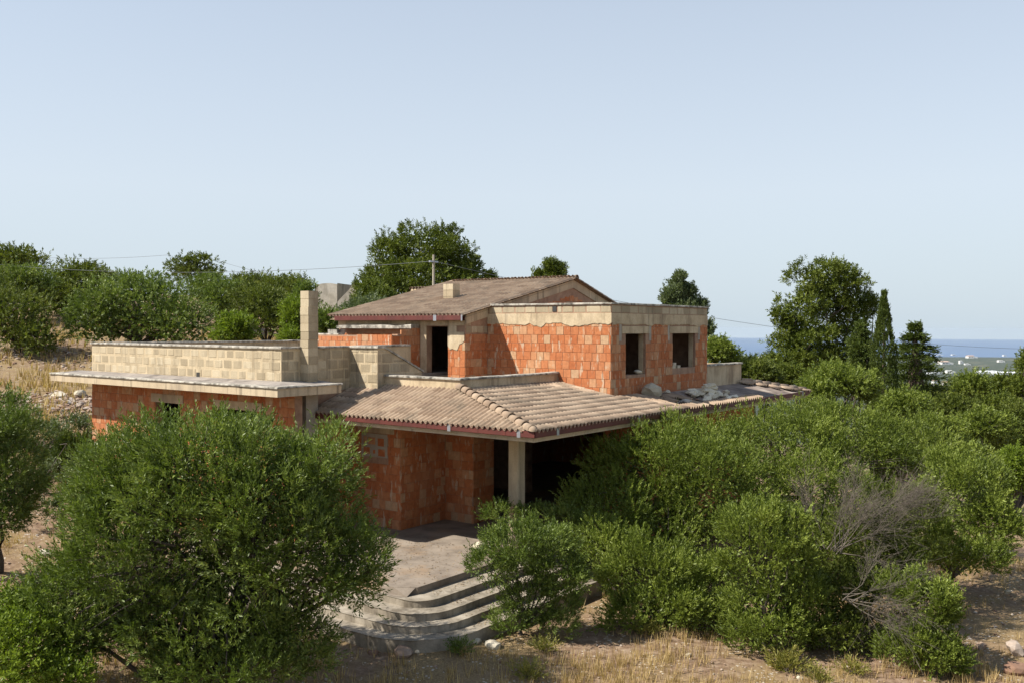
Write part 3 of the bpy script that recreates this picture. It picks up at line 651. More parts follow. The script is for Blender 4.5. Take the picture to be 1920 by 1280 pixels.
masonry('stone_block', w_up, (UB, VB), (0, 1), (1, 0), VBR-VB, 6.19, ZB-0.075, 0.52, 0.27, 0.03, prio=2, wjit=0.1, depth=0.04, proud=0.008)
mb = MB(); mb.box(UM+2.6, UM+2.74, VB-0.02, VB+0.03, 6.24, 6.40); hpart('drain_hole', mb, M['opening'])  # no real hole: a block coloured as dark as a shaded outlet
mb = MB(); rough_bar(mb, (UM-0.02, VB-0.05), (UB+0.05, VB-0.05), 0.34, ZB-0.058, ZB, 1); rough_bar(mb, (UB+0.05, VB-0.05), (UB+0.05, VBR+0.05), 0.34, ZB-0.058, ZB-0.002, 1); rough_bar(mb, (UB+0.05, VBR+0.05), (UM, VBR+0.05), 0.34, ZB-0.058, ZB-0.001, 1)
hpart('coping', mb, M['coping'])
def ragged(name, o, d, n, L, ztop, zmean, amp, mat, seed, th=0.016):
    rng = np.random.default_rng(seed); k = int(L/0.09); zz = np.convolve(rng.normal(0, 1, k+9), np.ones(5)/2.3, 'valid')[:k+1]*amp+zmean; o = np.array(o, float); d = np.array(d, float); n = np.array(n, float); V = []; F = []
    for i in range(k+1):
        p = o+d*L*i/k; q = p+n*th; zb = min(zz[i], ztop-0.01); V += [(*q, ztop), (*q, zb+0.02), (*(p+n*0.004), zb)]
    for i in range(k):
        a, b = 3*i, 3*i+3; F += [(a, a+1, b+1, b), (a+1, a+2, b+2, b+1)]
    return obj(name, mesh_py(name, V, F, M[mat]), HOUSE)
ragged('plaster_run', (UM+0.02, VB-0.014), (1, 0), (0, -1), UB-UM-0.02, 5.90, 5.84, 0.045, 'plaster', 1)
ragged('plaster_run', (UB+0.014, VB+0.02), (0, 1), (1, 0), VBR-VB-0.04, 5.872, 5.84, 0.03, 'plaster', 2)
ragged('plaster_run', (-9.766, VM-0.012), (1, 0), (0, -1), 0.70, 5.60, 5.20, 0.12, 'plaster', 3)
# terrace parapet beyond the upper room
mb = MB(); mb.box(-4.62, -4.40, VBR+0.02, 13.86, 3.3, 4.40); mb.box(-9, -4.621, 13.66, 13.858, 3.3, 4.40); hpart('terrace_parapet', mb, M['plaster'])
mb = MB(); rough_bar(mb, (-4.35, VBR+0.06), (-4.35, 13.91), 0.32, 4.40, 4.455, 1); hpart('coping', mb, M['coping'])

# -- roofs: decks
mb = MB()
RE = 15.77                                               # far end of the right eave
ZD = 0.05                                                # tiles lie above the deck
A0 = (UPR, VG, zf(VG)-ZD); A1 = (UG, VG, zf(VG)-ZD); A2 = (UL, VL, ZLB-0.01-ZD); A3 = (UPR, VL, ZLB-0.01-ZD)
B1 = (UG, RE, zr(UG)-ZD); B2 = (-4.40, 13.87, zr(-4.40)-ZD); B3 = (-4.40, VB, zr(-4.40)-ZD); B4 = (UL, VB, zr(UL)-ZD)
mb.add([A0, A1, A2, A3], [(0, 1, 2, 3)])
mb.add([A1, B1, B2, B3, B4, A2], [(0, 1, 2, 3, 4, 5)])
mb.add([B1, (-9, RE, zr(UG)-ZD), (-9, 13.87, zr(-4.4)-ZD), B2], [(0, 1, 2, 3)])
lower_roof = hpart('lower_roof', mb, M['deck'])
mb = MB(); mb.prism([(UPR-1, VG+0.10), (UG-0.10, VG+0.10), (UG-0.10, RE-0.1), (-13.2, RE-0.1), (-13.2, VL), (UPR-1, VL)], ZSO, ZSO+0.065)
hpart('porch_ceiling', mb, M['fascia'])
mb = MB(); mb.prism([(UPR+.01, VG+0.07), (UG-0.07, VG+0.07), (UG-0.07, RE-0.07), (UG-0.35, RE-0.07), (UG-0.35, VG+0.35), (UPR+.01, VG+0.35)], ZSO+0.066, ZG-0.075)
hpart('eave_edge', mb, M['fascia'])
# tiles
TW, TE = 0.33, 0.36
def tile_arrays(w=TW, e=TE, lap=0.05, rolls=2, seg=6, amp=0.070, th=0.02):
    """local x across, y up the slope from the lip (y = 0), z out of the roof; the lip end stands proud"""
    n = rolls*seg; xs = np.linspace(0, w, n+1)
    ph = np.linspace(0, rolls, n+1) % 1.0
    prof = np.where(ph < 0.60, np.abs(np.sin(np.pi*ph/0.60))**0.8, -0.18*np.sin(np.pi*(ph-0.60)/0.40))*amp; prof[-1] = prof[0]
    tilt = 0.016
    top0 = np.stack([xs, np.zeros(n+1), prof+tilt], 1); top1 = np.stack([xs, np.full(n+1, e+lap), prof+0.004], 1); bot0 = np.stack([xs, np.zeros(n+1)+0.004, prof+tilt-th], 1)
    V = np.concatenate([top0, top1, bot0]); i = np.arange(n); m = n+1
    Fq = np.concatenate([np.stack([i, i+1, m+i+1, m+i], 1), np.stack([i, 2*m+i, 2*m+i+1, i+1], 1)])
    return V, Fq
TV, TF = tile_arrays()
tile_me = [mesh_np('roof_tile', TV+np.array([0, 0, RNG.uniform(-.003, .003)]), TF, M['tile'], smooth=False) for _ in range(3)]
for me in tile_me:
    for p in me.polygons[:12]: p.use_smooth = True
TILES = []
def cut_tile(x, y, lo, hi):
    import bmesh
    bm = bmesh.new(); bm.from_mesh(tile_me[0])
    for fn, sg in ((lo, -1), (hi, 1)):
        a, b = fn(y+0.01), fn(y+TE); k = (b-a)/(TE-0.01)
        if abs(k) > 4: a = b = min(a, b) if sg > 0 else max(a, b); k = 0
        bmesh.ops.bisect_plane(bm, geom=bm.verts[:]+bm.edges[:]+bm.faces[:], plane_co=(a-x, 0, 0), plane_no=(sg, -sg*k, 0), clear_outer=True)
    if len(bm.faces) == 0: bm.free(); return None
    me = bpy.data.meshes.new('roof_tile'); bm.to_mesh(me); bm.free(); me.materials.append(M['tile']) if not me.materials else None
    return me
def slope_frame(o, across, upslope):
    a = Vector(across).normalized(); b = Vector(upslope).normalized(); n = a.cross(b)
    return Matrix(((a[0], b[0], n[0], o[0]), (a[1], b[1], n[1], o[1]), (a[2], b[2], n[2], o[2]), (0, 0, 0, 1)))
def lay(frame, x0, x1, rows, lo, hi, keep=None):
    """lo(y), hi(y): limits across at slope distance y; tiles at the limits are cut"""
    for r in range(rows):
        y = r*TE; k0 = int(math.floor(x0/TW)); k1 = int(math.ceil(x1/TW))
        for k in range(k0, k1):
            x = k*TW; a, b = lo(y+TE*0.5), hi(y+TE*0.5)
            if x+TW < a+0.03 or x > b-0.03: continue
            if keep and not keep(x+TW/2, y): continue
            TILES.append((frame, x, y, r, x < max(lo(y), lo(y+TE+0.05)) or x+TW > min(hi(y), hi(y+TE+0.05)), lo, hi))
l1 = math.hypot(1, K1); l2 = math.hypot(1, K2)
frA = slope_frame((UG, VG-0.03, zf(VG-0.03)+0.0), (1, 0, 0), (0, 1, K1))
frB = slope_frame((UG+0.03, VG, zr(UG+0.03)+0.0), (0, 1, 0), (-1, 0, K2))
SA = (VL-VG)*l1; SB = (UG-UL)*l2
lay(frA, -8.0, 0.2, int(SA/TE)+1, lambda y: -7.75+0*y, lambda y: -(UG-UL)*min(y, SA)/SA)
def keepB(x, y):
    v = VG+x
    if v < 5.6: return True
    if v < 7.0: return RNG.random() < (0.85 if y < 0.3 else 0.42 if y < 1.2 else 0.0)
    if v < 11.2: return y < 0.2
    return False
lay(frB, -0.2, 18.3, int(SB/TE)+1, lambda y: (VL-VG)*min(y, SB)/SB, lambda y: (VB-VG-0.0) if y > (UG-UB)*l2-0.12 else 18.2, keepB)
n_ind = 0; rest = []
TILES.sort(key=lambda t: pix(np.array(t[0] @ Vector((t[1], t[2], 0))))[2])
for i, (fr, x, y, r, cut, lo, hi) in enumerate(TILES):
    jz = RNG.uniform(-0.004, 0.004); Mx = fr @ Matrix.Translation((x, y, jz)) @ Matrix.Rotation(RNG.uniform(-0.006, 0.006), 4, 'Z')
    if cut:
        me = cut_tile(x, y, lo, hi)
        if me is None: continue
    else: me = tile_me[i % 3]
    if i < 300:
        o = bpy.data.objects.new('roof_tile', me); COL.objects.link(o); o.parent = lower_roof; o.matrix_parent_inverse = Matrix.Identity(4); o.matrix_local = Mx
    else: rest.append((Mx, me))
def joined(name, items, mat, parent, kind='stuff'):
    Vs, Fs, rn, nn = [], [], [], 0; cache = {}
    for Mx, me in items:
        if me.name not in cache:
            cache[me.name] = (np.array([v.co[:] for v in me.vertices]), np.array([(p.vertices[0], p.vertices[i], p.vertices[i+1]) for p in me.polygons for i in range(1, len(p.vertices)-1)]))
        v, f = cache[me.name]; Mn = np.array(Mx); Vs.append(v @ Mn[:3, :3].T+Mn[:3, 3]); Fs.append(f+nn); nn += len(v); rn += [RNG.random()]*len(f)
    o = part(name, mesh_np(name, np.concatenate(Vs), np.concatenate(Fs), mat, rn)); tag(o, kind=kind); return o
if rest: joined('far_roof_tiles', rest, M['tile'], HOUSE)
# hip tiles: half-round, overlapping
def hip_mesh(L=0.42, r0=0.125, r1=0.105, seg=8):
    th = np.linspace(-0.12, math.pi+0.12, seg+1); V = []
    for y, r, dz in ((0, r0, 0.03), (L, r1, 0.0)):
        V += [(r*math.cos(a), y, r*math.sin(a)+dz) for a in th]
    V += [((r0-0.016)*math.cos(a), 0.003, (r0-0.016)*math.sin(a)+0.03) for a in th]
    m = seg+1; F = [(i, m+i, m+i+1, i+1) for i in range(seg)]+[(i, i+1, 2*m+i+1, 2*m+i) for i in range(seg)]
    me = mesh_py('ridge_tile', V, F, M['tile'])
    for p in me.polygons[:seg]: p.use_smooth = True
    return me
hip_me = hip_mesh()
def lay_hip(p0, p1, parent, expo=0.36, lift=-0.015, scale=1.0, prob=1.0):
    p0, p1 = Vector(p0), Vector(p1); d = (p1-p0); L = d.length; d.normalize()
    a = d.cross(Vector((0, 0, 1))).normalized(); n = a.cross(d)
    for k in range(int(L/expo)+1):
        if RNG.random() > prob: continue
        p = p0+d*(k*expo)+n*lift
        Mx = Matrix(((a[0], d[0], n[0], p[0]), (a[1], d[1], n[1], p[1]), (a[2], d[2], n[2], p[2]), (0, 0, 0, 1))) @ Matrix.Scale(scale, 4) @ Matrix.Rotation(RNG.uniform(-.03, .03), 4, 'Z')
        o = bpy.data.objects.new('ridge_tile', hip_me); COL.objects.link(o); o.parent = parent; o.matrix_parent_inverse = Matrix.Identity(4); o.matrix_local = Mx
lay_hip((UG-0.10, VG+0.05, zf(VG)+0.03), (UL+0.12, VL-0.06, ZLB+0.05), lower_roof)
# rounded end cap of the hip
Vc, Fc = [], []
for i in range(5):
    ph = i/4*math.pi/2
    for j in range(9):
        th = j/8*math.pi; Vc.append((0.115*math.cos(th)*math.cos(ph), -0.13*math.sin(ph), 0.115*math.sin(th)*math.cos(ph)+0.01))
for i in range(4):
    for j in range(8): Fc.append((i*9+j, i*9+j+1, (i+1)*9+j+1, (i+1)*9+j))
cap = bpy.data.objects.new('hip_end_tile', mesh_py('hip_end_tile', Vc, Fc, M['tile'], True)); COL.objects.link(cap); cap.parent = lower_roof; cap.matrix_parent_inverse = Matrix.Identity(4)
dv = Vector((UL-UG, VL-VG, ZLB-ZG)).normalized(); av = dv.cross(Vector((0, 0, 1))).normalized(); nv = av.cross(dv)
cap.matrix_local = Matrix(((av[0], dv[0], nv[0], UG-0.10), (av[1], dv[1], nv[1], VG+0.05), (av[2], dv[2], nv[2], zf(VG)+0.03), (0, 0, 0, 1)))
lay_hip((UG-0.15, RE-0.15, zr(UG)+0.02), (-4.35, 13.95, zr(-4.4)+0.03), lower_roof)
# loose tiles lying along the far hip and the eave there
for k in range(16):
    s = RNG.uniform(0.05, 0.95); base = np.array([UG-0.15, RE-0.15, zr(UG)])*(1-s)+np.array([-4.35, 13.95, zr(-4.4)])*s
    base = base+np.array([RNG.uniform(-.1, .35), -RNG.uniform(0.15, 0.75), 0])
    z = zr(base[0])-0.02+RNG.uniform(0, 0.02)
    o = bpy.data.objects.new('roof_tile', tile_me[k % 3]); COL.objects.link(o); o.parent = lower_roof; o.matrix_parent_inverse = Matrix.Identity(4)
    o.matrix_local = Matrix.Translation((base[0], base[1], z)) @ frB.to_3x3().to_4x4() @ Matrix.Rotation(RNG.uniform(-0.5, 0.5), 4, 'Z') @ Matrix.Rotation(RNG.uniform(-0.05, 0.12), 4, 'X')
# main roof: deck, tiles (too fine to pick apart), ridge tiles
mb = MB()
K3 = (ZR-ZE)/(VR-VE)
mb.add([(-15.05, VE+0.03, ZE-0.03), (UM+0.16, VE+0.03, ZE-0.03), (UM+0.16, VR, ZR-0.04), (-15.05, VR, ZR-0.04), (-15.05, 15.2, ZR-0.04-0.30*(15.2-VR)), (UM+0.16, 15.2, ZR-0.04-0.30*(15.2-VR))], [(0, 1, 2, 3), (3, 2, 5, 4)])
mb.add([(-15.05, VE+0.03, ZE-0.13), (UM+0.05, VE+0.03, ZE-0.13), (UM+0.05, VR, ZR-0.14), (-15.05, VR, ZR-0.14)], [(3, 2, 1, 0)])
main_roof = hpart('main_roof', mb, M['tile'])
items = []
fr3 = slope_frame((-15.1, VE-0.02, ZE-0.005), (1, 0, 0), (0, 1, K3))
LR = math.hypot(VR-VE, ZR-ZE)
chim2 = (-11.95, -11.50, 5.24, 5.62)
for r in range(int(LR/TE)+1):
    for k in range(int(6.2/TW)+1):
        items.append((fr3 @ Matrix.Translation((k*TW, r*TE, RNG.uniform(-.004, .004))), tile_me[k % 3]))
joined('main_roof_tiles', items, M['tile'], HOUSE)
items = []
fr4 = slope_frame((UM+0.17, 15.25, ZR-0.01-0.30*(15.25-VR)), (-1, 0, 0), (0, -1, 0.30))
for r in range(int(math.hypot(6.05, 1.8)/TE)+1):
    for k in range(int(6.2/TW)): items.append((fr4 @ Matrix.Translation((k*TW, r*TE, 0)), tile_me[k % 3]))
joined('rear_roof_tiles', items, M['tile'], HOUSE)
lay_hip((UM+0.20, VR, ZR+0.0), (-14.95, VR, ZR+0.0), main_roof, lift=-0.03)
# chimney through the main roof
mb = MB(); mb.box(chim2[0]+.01, chim2[1]-.01, chim2[2]+.01, chim2[3]-.01, 6.3, 7.27); ch2 = hpart('chimney', mb, M['joint'])
for k in range(3):
    cm = MB(); cm.box(chim2[0], chim2[1], chim2[2], chim2[3], 6.62+k*0.225, 6.62+k*0.225+0.213); o = cm.build('stone_course', M['tuff']); o.parent = ch2; o.matrix_parent_inverse = Matrix.Identity(4)
mb = MB(); mb.prism([(chim2[0]-.03, chim2[2]-.05), (chim2[1]+.03, chim2[2]-.05), (chim2[1]+.03, chim2[3]+.03), (chim2[0]-.03, chim2[3]+.03)], 6.45, 6.80 if False else 6.72)
o = mb.build('mortar_collar', M['plaster']); o.parent = ch2; o.matrix_parent_inverse = Matrix.Identity(4)
# small rear ridge piece left of the ridge, tile ends bedded in mortar
mb = MB(); mb.box(-16.6, -15.06, 8.5, 9.3, 6.6, 7.32); hpart('rear_gable_wall', mb, M['plaster'])
its = [(Matrix.Translation((-16.55+k*0.17, 8.45, 7.30)), hip_me) for k in range(9)]
its = [(Mx @ Matrix.Diagonal((0.62, 1.6, 0.7, 1)), me) for Mx, me in its]; joined('rear_tile_row', its, M['tile'], HOUSE)
# gutters: short folded sections with a visible joint, zinc brackets
gut_parts = {}
def gutter(name, p0, p1, nrm, z0, z1, seclen, gap=0.008, w=0.12):
    p0 = np.array(p0, float); p1 = np.array(p1, float); L = np.linalg.norm(p1-p0); d = (p1-p0)/L; n = np.array(nrm, float); k = max(1, round(L/seclen))
    g = empty(name, (*(p0), z0)); g.parent = HOUSE; g.matrix_parent_inverse = Matrix.Translation(-HOUSE.location)
    me = None
    for i in range(k):
        a = p0+d*(L*i/k+gap/2); b = p0+d*(L*(i+1)/k-gap/2); h = z1-z0
        prof = [(0.0, h), (0.004, h+0.012), (0.012, h+0.012), (0.012, 0.004), (-w+0.02, 0.004), (-w+0.02, h*0.75), (-w+0.012, h*0.75), (-w+0.012, -0.006), (-0.01, -0.006), (0.0, 0.008)]
        V = [(*(a+n*(q[0])), z0+q[1]) for q in prof]+[(*(b+n*(q[0])), z0+q[1]) for q in prof]; m = len(prof)
        F = [(j, (j+1) % m, m+(j+1) % m, m+j) for j in range(m)]
        o = bpy.data.objects.new('gutter_section', mesh_py('gutter_section', V, F, M['gutter'])); COL.objects.link(o); o.parent = g; o.matrix_parent_inverse = Matrix.Translation(-Vector(g.location))
    return g
def bracket(g, p, nrm, z0, z1, d, wd=0.10):
    p = np.array(p, float); n = np.array(nrm, float); d = np.array(d, float); mb = MB()
    a, b = p-d*wd/2+n*0.017, p+d*wd/2+n*0.017
    mb.add([(*a, z0-0.02), (*b, z0-0.02), (*b, z1+0.02), (*a, z1+0.02), (*(a-n*0.1), z1+0.022), (*(b-n*0.1), z1+0.022), (*(a-n*0.004), z0-0.02), (*(b-n*0.004), z0-0.02)], [(0, 1, 2, 3), (3, 2, 5, 4), (0, 6, 7, 1)])
    o = bpy.data.objects.new('bracket', mesh_py('bracket', mb.v, mb.f, M['zinc'])); COL.objects.link(o); o.parent = g; o.matrix_parent_inverse = Matrix.Translation(-Vector(g.location))
gA = gutter('gutter', (UPR+0.35, VG), (UG, VG), (0, -1), ZGB, ZG, 0.86)
gB = gutter('gutter', (UG, VG), (UG, RE), (1, 0), ZGB, ZG, 0.86)
gC = gutter('gutter', (-14.75, VE), (UM+0.2, VE), (0, -1), 5.97, 6.125, 0.86)
gD = gutter('gutter', (-14.75, VE+0.9), (-14.75, VE), (-1, 0), 5.97, 6.125, 0.9)
for u in (-4.98, -2.85): bracket(gA, (u, VG), (0, -1), ZGB, ZG, (1, 0))
for v in (-1.55, 2.35, 14.9): bracket(gB, (UG, v), (1, 0), ZGB, ZG, (0, 1))
bracket(gC, (-10.02, VE), (0, -1), 5.97, 6.125, (1, 0), 0.13); bracket(gC, (UM+0.16, VE), (0, -1), 5.97, 6.125, (1, 0), 0.06)
finish_masonry('brick', M['brick'], 300, 'brickwork', 0.02, 0.010)
finish_masonry('stone_block', M['tuff'], 300, 'stonework', 0.07, 0.03)

# porch floor and curved steps
mb = MB(); mb.prism([(-13, -4.9), (-4.5, -4.9), (-4.05, -4.60), (-4.05, 4.2), (-4.6, 4.2), (-4.6, 13.4), (-13, 13.4)], -0.6, 0.0)
PORCH = hpart('porch_floor', mb, M['floor'])
def norm_(v): return v/(np.linalg.norm(v, axis=-1, keepdims=True)+1e-9)
def stepcurve(uc, vc, rad, vend, uleft):
    """outline: straight edge at u = uc+rad from vend down, quarter turn, then along -u"""
    pts = [(uc+rad, vend)]
    for i in range(13):
        a = i/12*math.pi/2; pts.append((uc+rad*math.cos(a), vc-rad*math.sin(a)))
    pts.append((uleft, vc-rad)); pts += [(uleft, vend)]
    return pts
for k, (rad, ztop, vend) in enumerate(((0.52, -0.155, 0.6), (0.93, -0.31, 0.62), (1.27, -0.465, 0.64), (1.66, -0.62, 0.66))):
    pts = stepcurve(-4.02, -4.55+0.08*0, rad, vend, -12.0)
    P = np.array(pts[:-2]+[pts[-2]]); q = [P[0]]
    for a, b in zip(P[:-1], P[1:]):
        m_ = max(1, int(np.linalg.norm(b-a)/0.12)); q += [a+(b-a)*i/m_ for i in range(1, m_+1)]
    q = np.array(q); tg = norm_(np.gradient(q, axis=0)); nr = np.stack([tg[:, 1], -tg[:, 0]], 1)*-1.0
    jit_ = np.convolve(RNG.normal(0, 0.010, len(q)+4), np.ones(3)/2, 'valid')[:len(q)]; chip = np.abs(RNG.normal(0, 0.009, len(q)))*(RNG.random(len(q)) < 0.5)
    zb_ = -1.25 if k == 3 else ztop-0.20; n = len(q)
    out0 = q; out1 = q+nr*(0.012+chip)[:, None]; zc = ztop-0.014-chip
    V = [(*a, zb_) for a in out0]+[(a[0], a[1], z) for a, z in zip(out0, zc)]+[(*a, ztop+j*0.25) for a, j in zip(out1, jit_)]
    back = [(-12.0, pts[0][1])]; V += [(-12.0, pts[0][1], ztop)]
    F = []
    for i in range(n-1):
        for r_ in range(2): F.append((r_*n+i, (r_+1)*n+i, (r_+1)*n+i+1, r_*n+i+1))
    F.append(tuple(range(2*n, 3*n))[::-1]+(3*n,)) if False else F.append((3*n,)+tuple(range(2*n, 3*n))[::-1])
    mb = MB(); mb.add(V, F); mb.add([(pts[0][0], pts[0][1], zb_), (pts[0][0], pts[0][1], ztop-0.014), (-12, pts[0][1], ztop-0.014), (-12, pts[0][1], zb_)], [(0, 1, 2, 3)])
    o = hpart('step', mb, M['step'])
# ramp of screed joining the floor and the first tread at the corner
mb = MB(); mb.add([(-4.09, -4.62, -0.004), (-4.5, -4.898, -0.004), (-7.5, -4.898, -0.004), (-7.5, -5.06, -0.15), (-4.3, -5.03, -0.15), (-4.09, -4.90, -0.15)], [(0, 1, 2, 3, 4, 5)]); hpart('screed_ramp', mb, M['floor'])

# ------------------------------------------------------------------ rocks
def rock_mesh(name, mat, seed, sx=1, sy=1, sz=0.6, angular=0.35, sub=1):
    import bmesh
    rng = np.random.default_rng(seed); bm = bmesh.new(); bmesh.ops.create_icosphere(bm, subdivisions=sub, radius=1.0)
    pl = rng.normal(size=(7, 3)); pl /= np.linalg.norm(pl, axis=1)[:, None]; dd = rng.uniform(0.5, 0.85, 7)
    for v in bm.verts:
        p = np.array(v.co)
        for q, e in zip(pl, dd):
            s = p @ q
            if s > e: p = p-q*(s-e)
        p = p*(1+rng.normal(0, 0.05)); v.co = (p[0]*sx, p[1]*sy, p[2]*sz)
    me = bpy.data.meshes.new(name); bm.to_mesh(me); bm.free(); me.materials.append(mat); return me
M['heap'] = mat_mix('heap_limestone', [(0.50, 0.43, 0.31), (0.64, 0.57, 0.43), (0.72, 0.66, 0.53)], 3, 20, use_rand=0.5, lo=0.2, hi=0.8)
slab_meshes = [rock_mesh('pale_stone', M['heap'], 40+i, 0.55, 0.40, 0.22, sub=1) for i in range(6)]
# the heap of pale stones on the damaged roof
hc = np.array([-3.40, 9.0])
for k in range(46):
    if k < 28: q = RNG.normal(0, 1, 2)*np.array([0.28, 0.46]); lev = 0
    elif k < 40: q = RNG.normal(0, 1, 2)*np.array([0.15, 0.30]); lev = 1
    else: q = RNG.normal(0, 1, 2)*np.array([0.08, 0.2]); lev = 2
    p = hc+q; p[0] = min(max(p[0], UB+0.25), UG-0.3); s = RNG.uniform(0.28, 0.50)
    o = bpy.data.objects.new('pale_stone', slab_meshes[k % 6]); COL.objects.link(o)
    o.location = (p[0], p[1], zr(p[0])-0.05+0.06+lev*0.13+0.05*RNG.random()); o.rotation_euler = (RNG.uniform(-.35, .35), RNG.uniform(-.35, .35), RNG.uniform(0, 6.3)); o.scale = (s*RNG.uniform(.9, 1.25), s, s*RNG.uniform(.8, 1.3))
    tag(o, 'pale flat limestone piece in the heap on the damaged roof below the windows', 'stone', 'pale stones heaped on the roof')
def single_rock(name, label, cat, p, s, seed, mat='stone', rz=0, group=None):
    o = bpy.data.objects.new(name, rock_mesh(name, M[mat], seed, *s, sub=2)); COL.objects.link(o); o.location = p; o.rotation_euler = (0, 0, rz); tag(o, label, cat, group); return o
single_rock('mortar_lump', 'whitish grey lump of hardened mortar standing against the brick wall under the nearer window', 'mortar lump', (-3.95, 5.95, zr(-3.95)+0.14), (0.30, 0.42, 0.27), 71, 'stone')
single_rock('pale_stone', 'single pale stone on the roof between the heap and the brick wall', 'stone', (-4.05, 7.15, zr(-4.05)+0.03), (0.13, 0.15, 0.09), 72)
single_rock('grey_stone', 'low grey stone near the gutter in front of the mortar lump', 'stone', (-3.0, 6.35, zr(-3.0)+0.03), (0.18, 0.26, 0.08), 73, 'coping')
single_rock('pale_stone', 'rounded white stone on the sill of the nearer window', 'stone', (UB-0.1, 5.95, 4.38), (0.13, 0.2, 0.085), 74)
for i, (a, z, w) in enumerate(((8.2, 4.455, 0.22), (8.55, 4.455, 0.2), (8.25, 4.55, 0.2))):
    mb = MB(); mb.box(UB-0.16, UB-0.0, VB+0+a-VB-w/2-0.0, a+w/2, z-0.035, z+0.055); o = mb.build('stone_brick', M['stone'])
    tag(o, ('white stone brick at the left end of the farther window sill', 'white stone brick in the middle of the farther window sill', 'white stone brick lying on top of two others on the farther window sill')[i], 'brick', 'white bricks on the window sill')
single_rock('pale_stone', 'small white stone on the roof edge beyond the far terrace parapet', 'stone', (-4.1, 14.4, zr(-3.9)+0.02), (0.12, 0.14, 0.10), 75)
# broken tile pieces strewn where the tiling ends
for k in range(46):
    v = RNG.uniform(4.6, 8.2); u = RNG.uniform(UB+0.15, UG-0.25)
    me = mesh_np('tile_shard', (TV[[0, 6, 12, 13, 19, 25]]*np.array([0.6, 0.5, 1])*RNG.uniform(0.5, 1)), np.array([[0, 1, 4, 3], [1, 2, 5, 4]]), M['tile_red'] if k % 2 else M['tile'])
    o = bpy.data.objects.new('tile_shard', me); COL.objects.link(o); o.location = (u, v, zr(u)-0.045+0.01); o.rotation_euler = (RNG.uniform(-.2, .2), RNG.uniform(-.2, .2), RNG.uniform(0, 6.3))
    tag(o, 'broken clay roof tile fragment lying on the damaged roof below the windows', 'tile fragment', 'broken tile fragments on the roof')

# ------------------------------------------------------------------ vegetation
def sph(rng, n):
    v = rng.normal(size=(n, 3)); return v/np.linalg.norm(v, axis=1)[:, None]
def norm(v): return v/(np.linalg.norm(v, axis=-1, keepdims=True)+1e-9)
def leaf_quads(rng, P, A, m, tlen, L, W, spread, lvar=0.3, jitter=0.3, flat=0.0, tint=None):
    T_ = len(P); t = (np.arange(m)+0.5)/m
    ref = sph(rng, T_); s1 = norm(np.cross(A, ref)); s2 = np.cross(A, s1)
    ph = np.arange(m)[None]*2.4+rng.uniform(0, 6.28, (T_, 1))+rng.normal(0, 0.4, (T_, m))
    sp = spread*(1-0.35*t[None])+rng.normal(0, 0.18, (T_, m))
    D = A[:, None]*np.cos(sp)[..., None]+(s1[:, None]*np.cos(ph)[..., None]+s2[:, None]*np.sin(ph)[..., None])*np.sin(sp)[..., None]
    tl = tlen*rng.uniform(0.6, 1.3, (T_, 1))
    B = P[:, None]+A[:, None]*(t[None]*tl)[..., None]+rng.normal(0, 0.06*tlen*jitter, (T_, m, 3))
    l = L*(1+rng.uniform(-lvar, lvar, (T_, m)))[..., None]
    nrm = rng.normal(size=(T_, m, 3)); nrm[..., 2] += flat
    S = norm(np.cross(D, nrm))*(W*0.5)*(1+rng.uniform(-0.25, 0.25, (T_, m)))[..., None]
    mid = B+D*l*0.5
    V = np.stack([B, mid+S, B+D*l, mid-S], 2).reshape(-1, 3)
    tint = rng.uniform(0, 1, T_) if tint is None else tint
    rn = np.clip(tint[:, None]*0.38+rng.uniform(0, 1, (T_, 1))*0.22+rng.uniform(0, 1, (T_, m))*0.40, 0, 1).reshape(-1)
    return V, rn
def to_mesh(name, parts, mat):
    V = np.concatenate([p[0] for p in parts]); r = np.concatenate([p[1] for p in parts]); n = len(V)//4
    return mesh_np(name, V, np.arange(4*n, dtype=np.int32).reshape(n, 4), mat, r)
def ell_world(e):
    px, py, dep, rx, ry, rd = e
    return at(px, py, dep), np.array([rx*dep/F_PX, rd, ry*dep/F_PX])
AX = np.stack([_r, _f0, _u0])           # lateral, depth, up
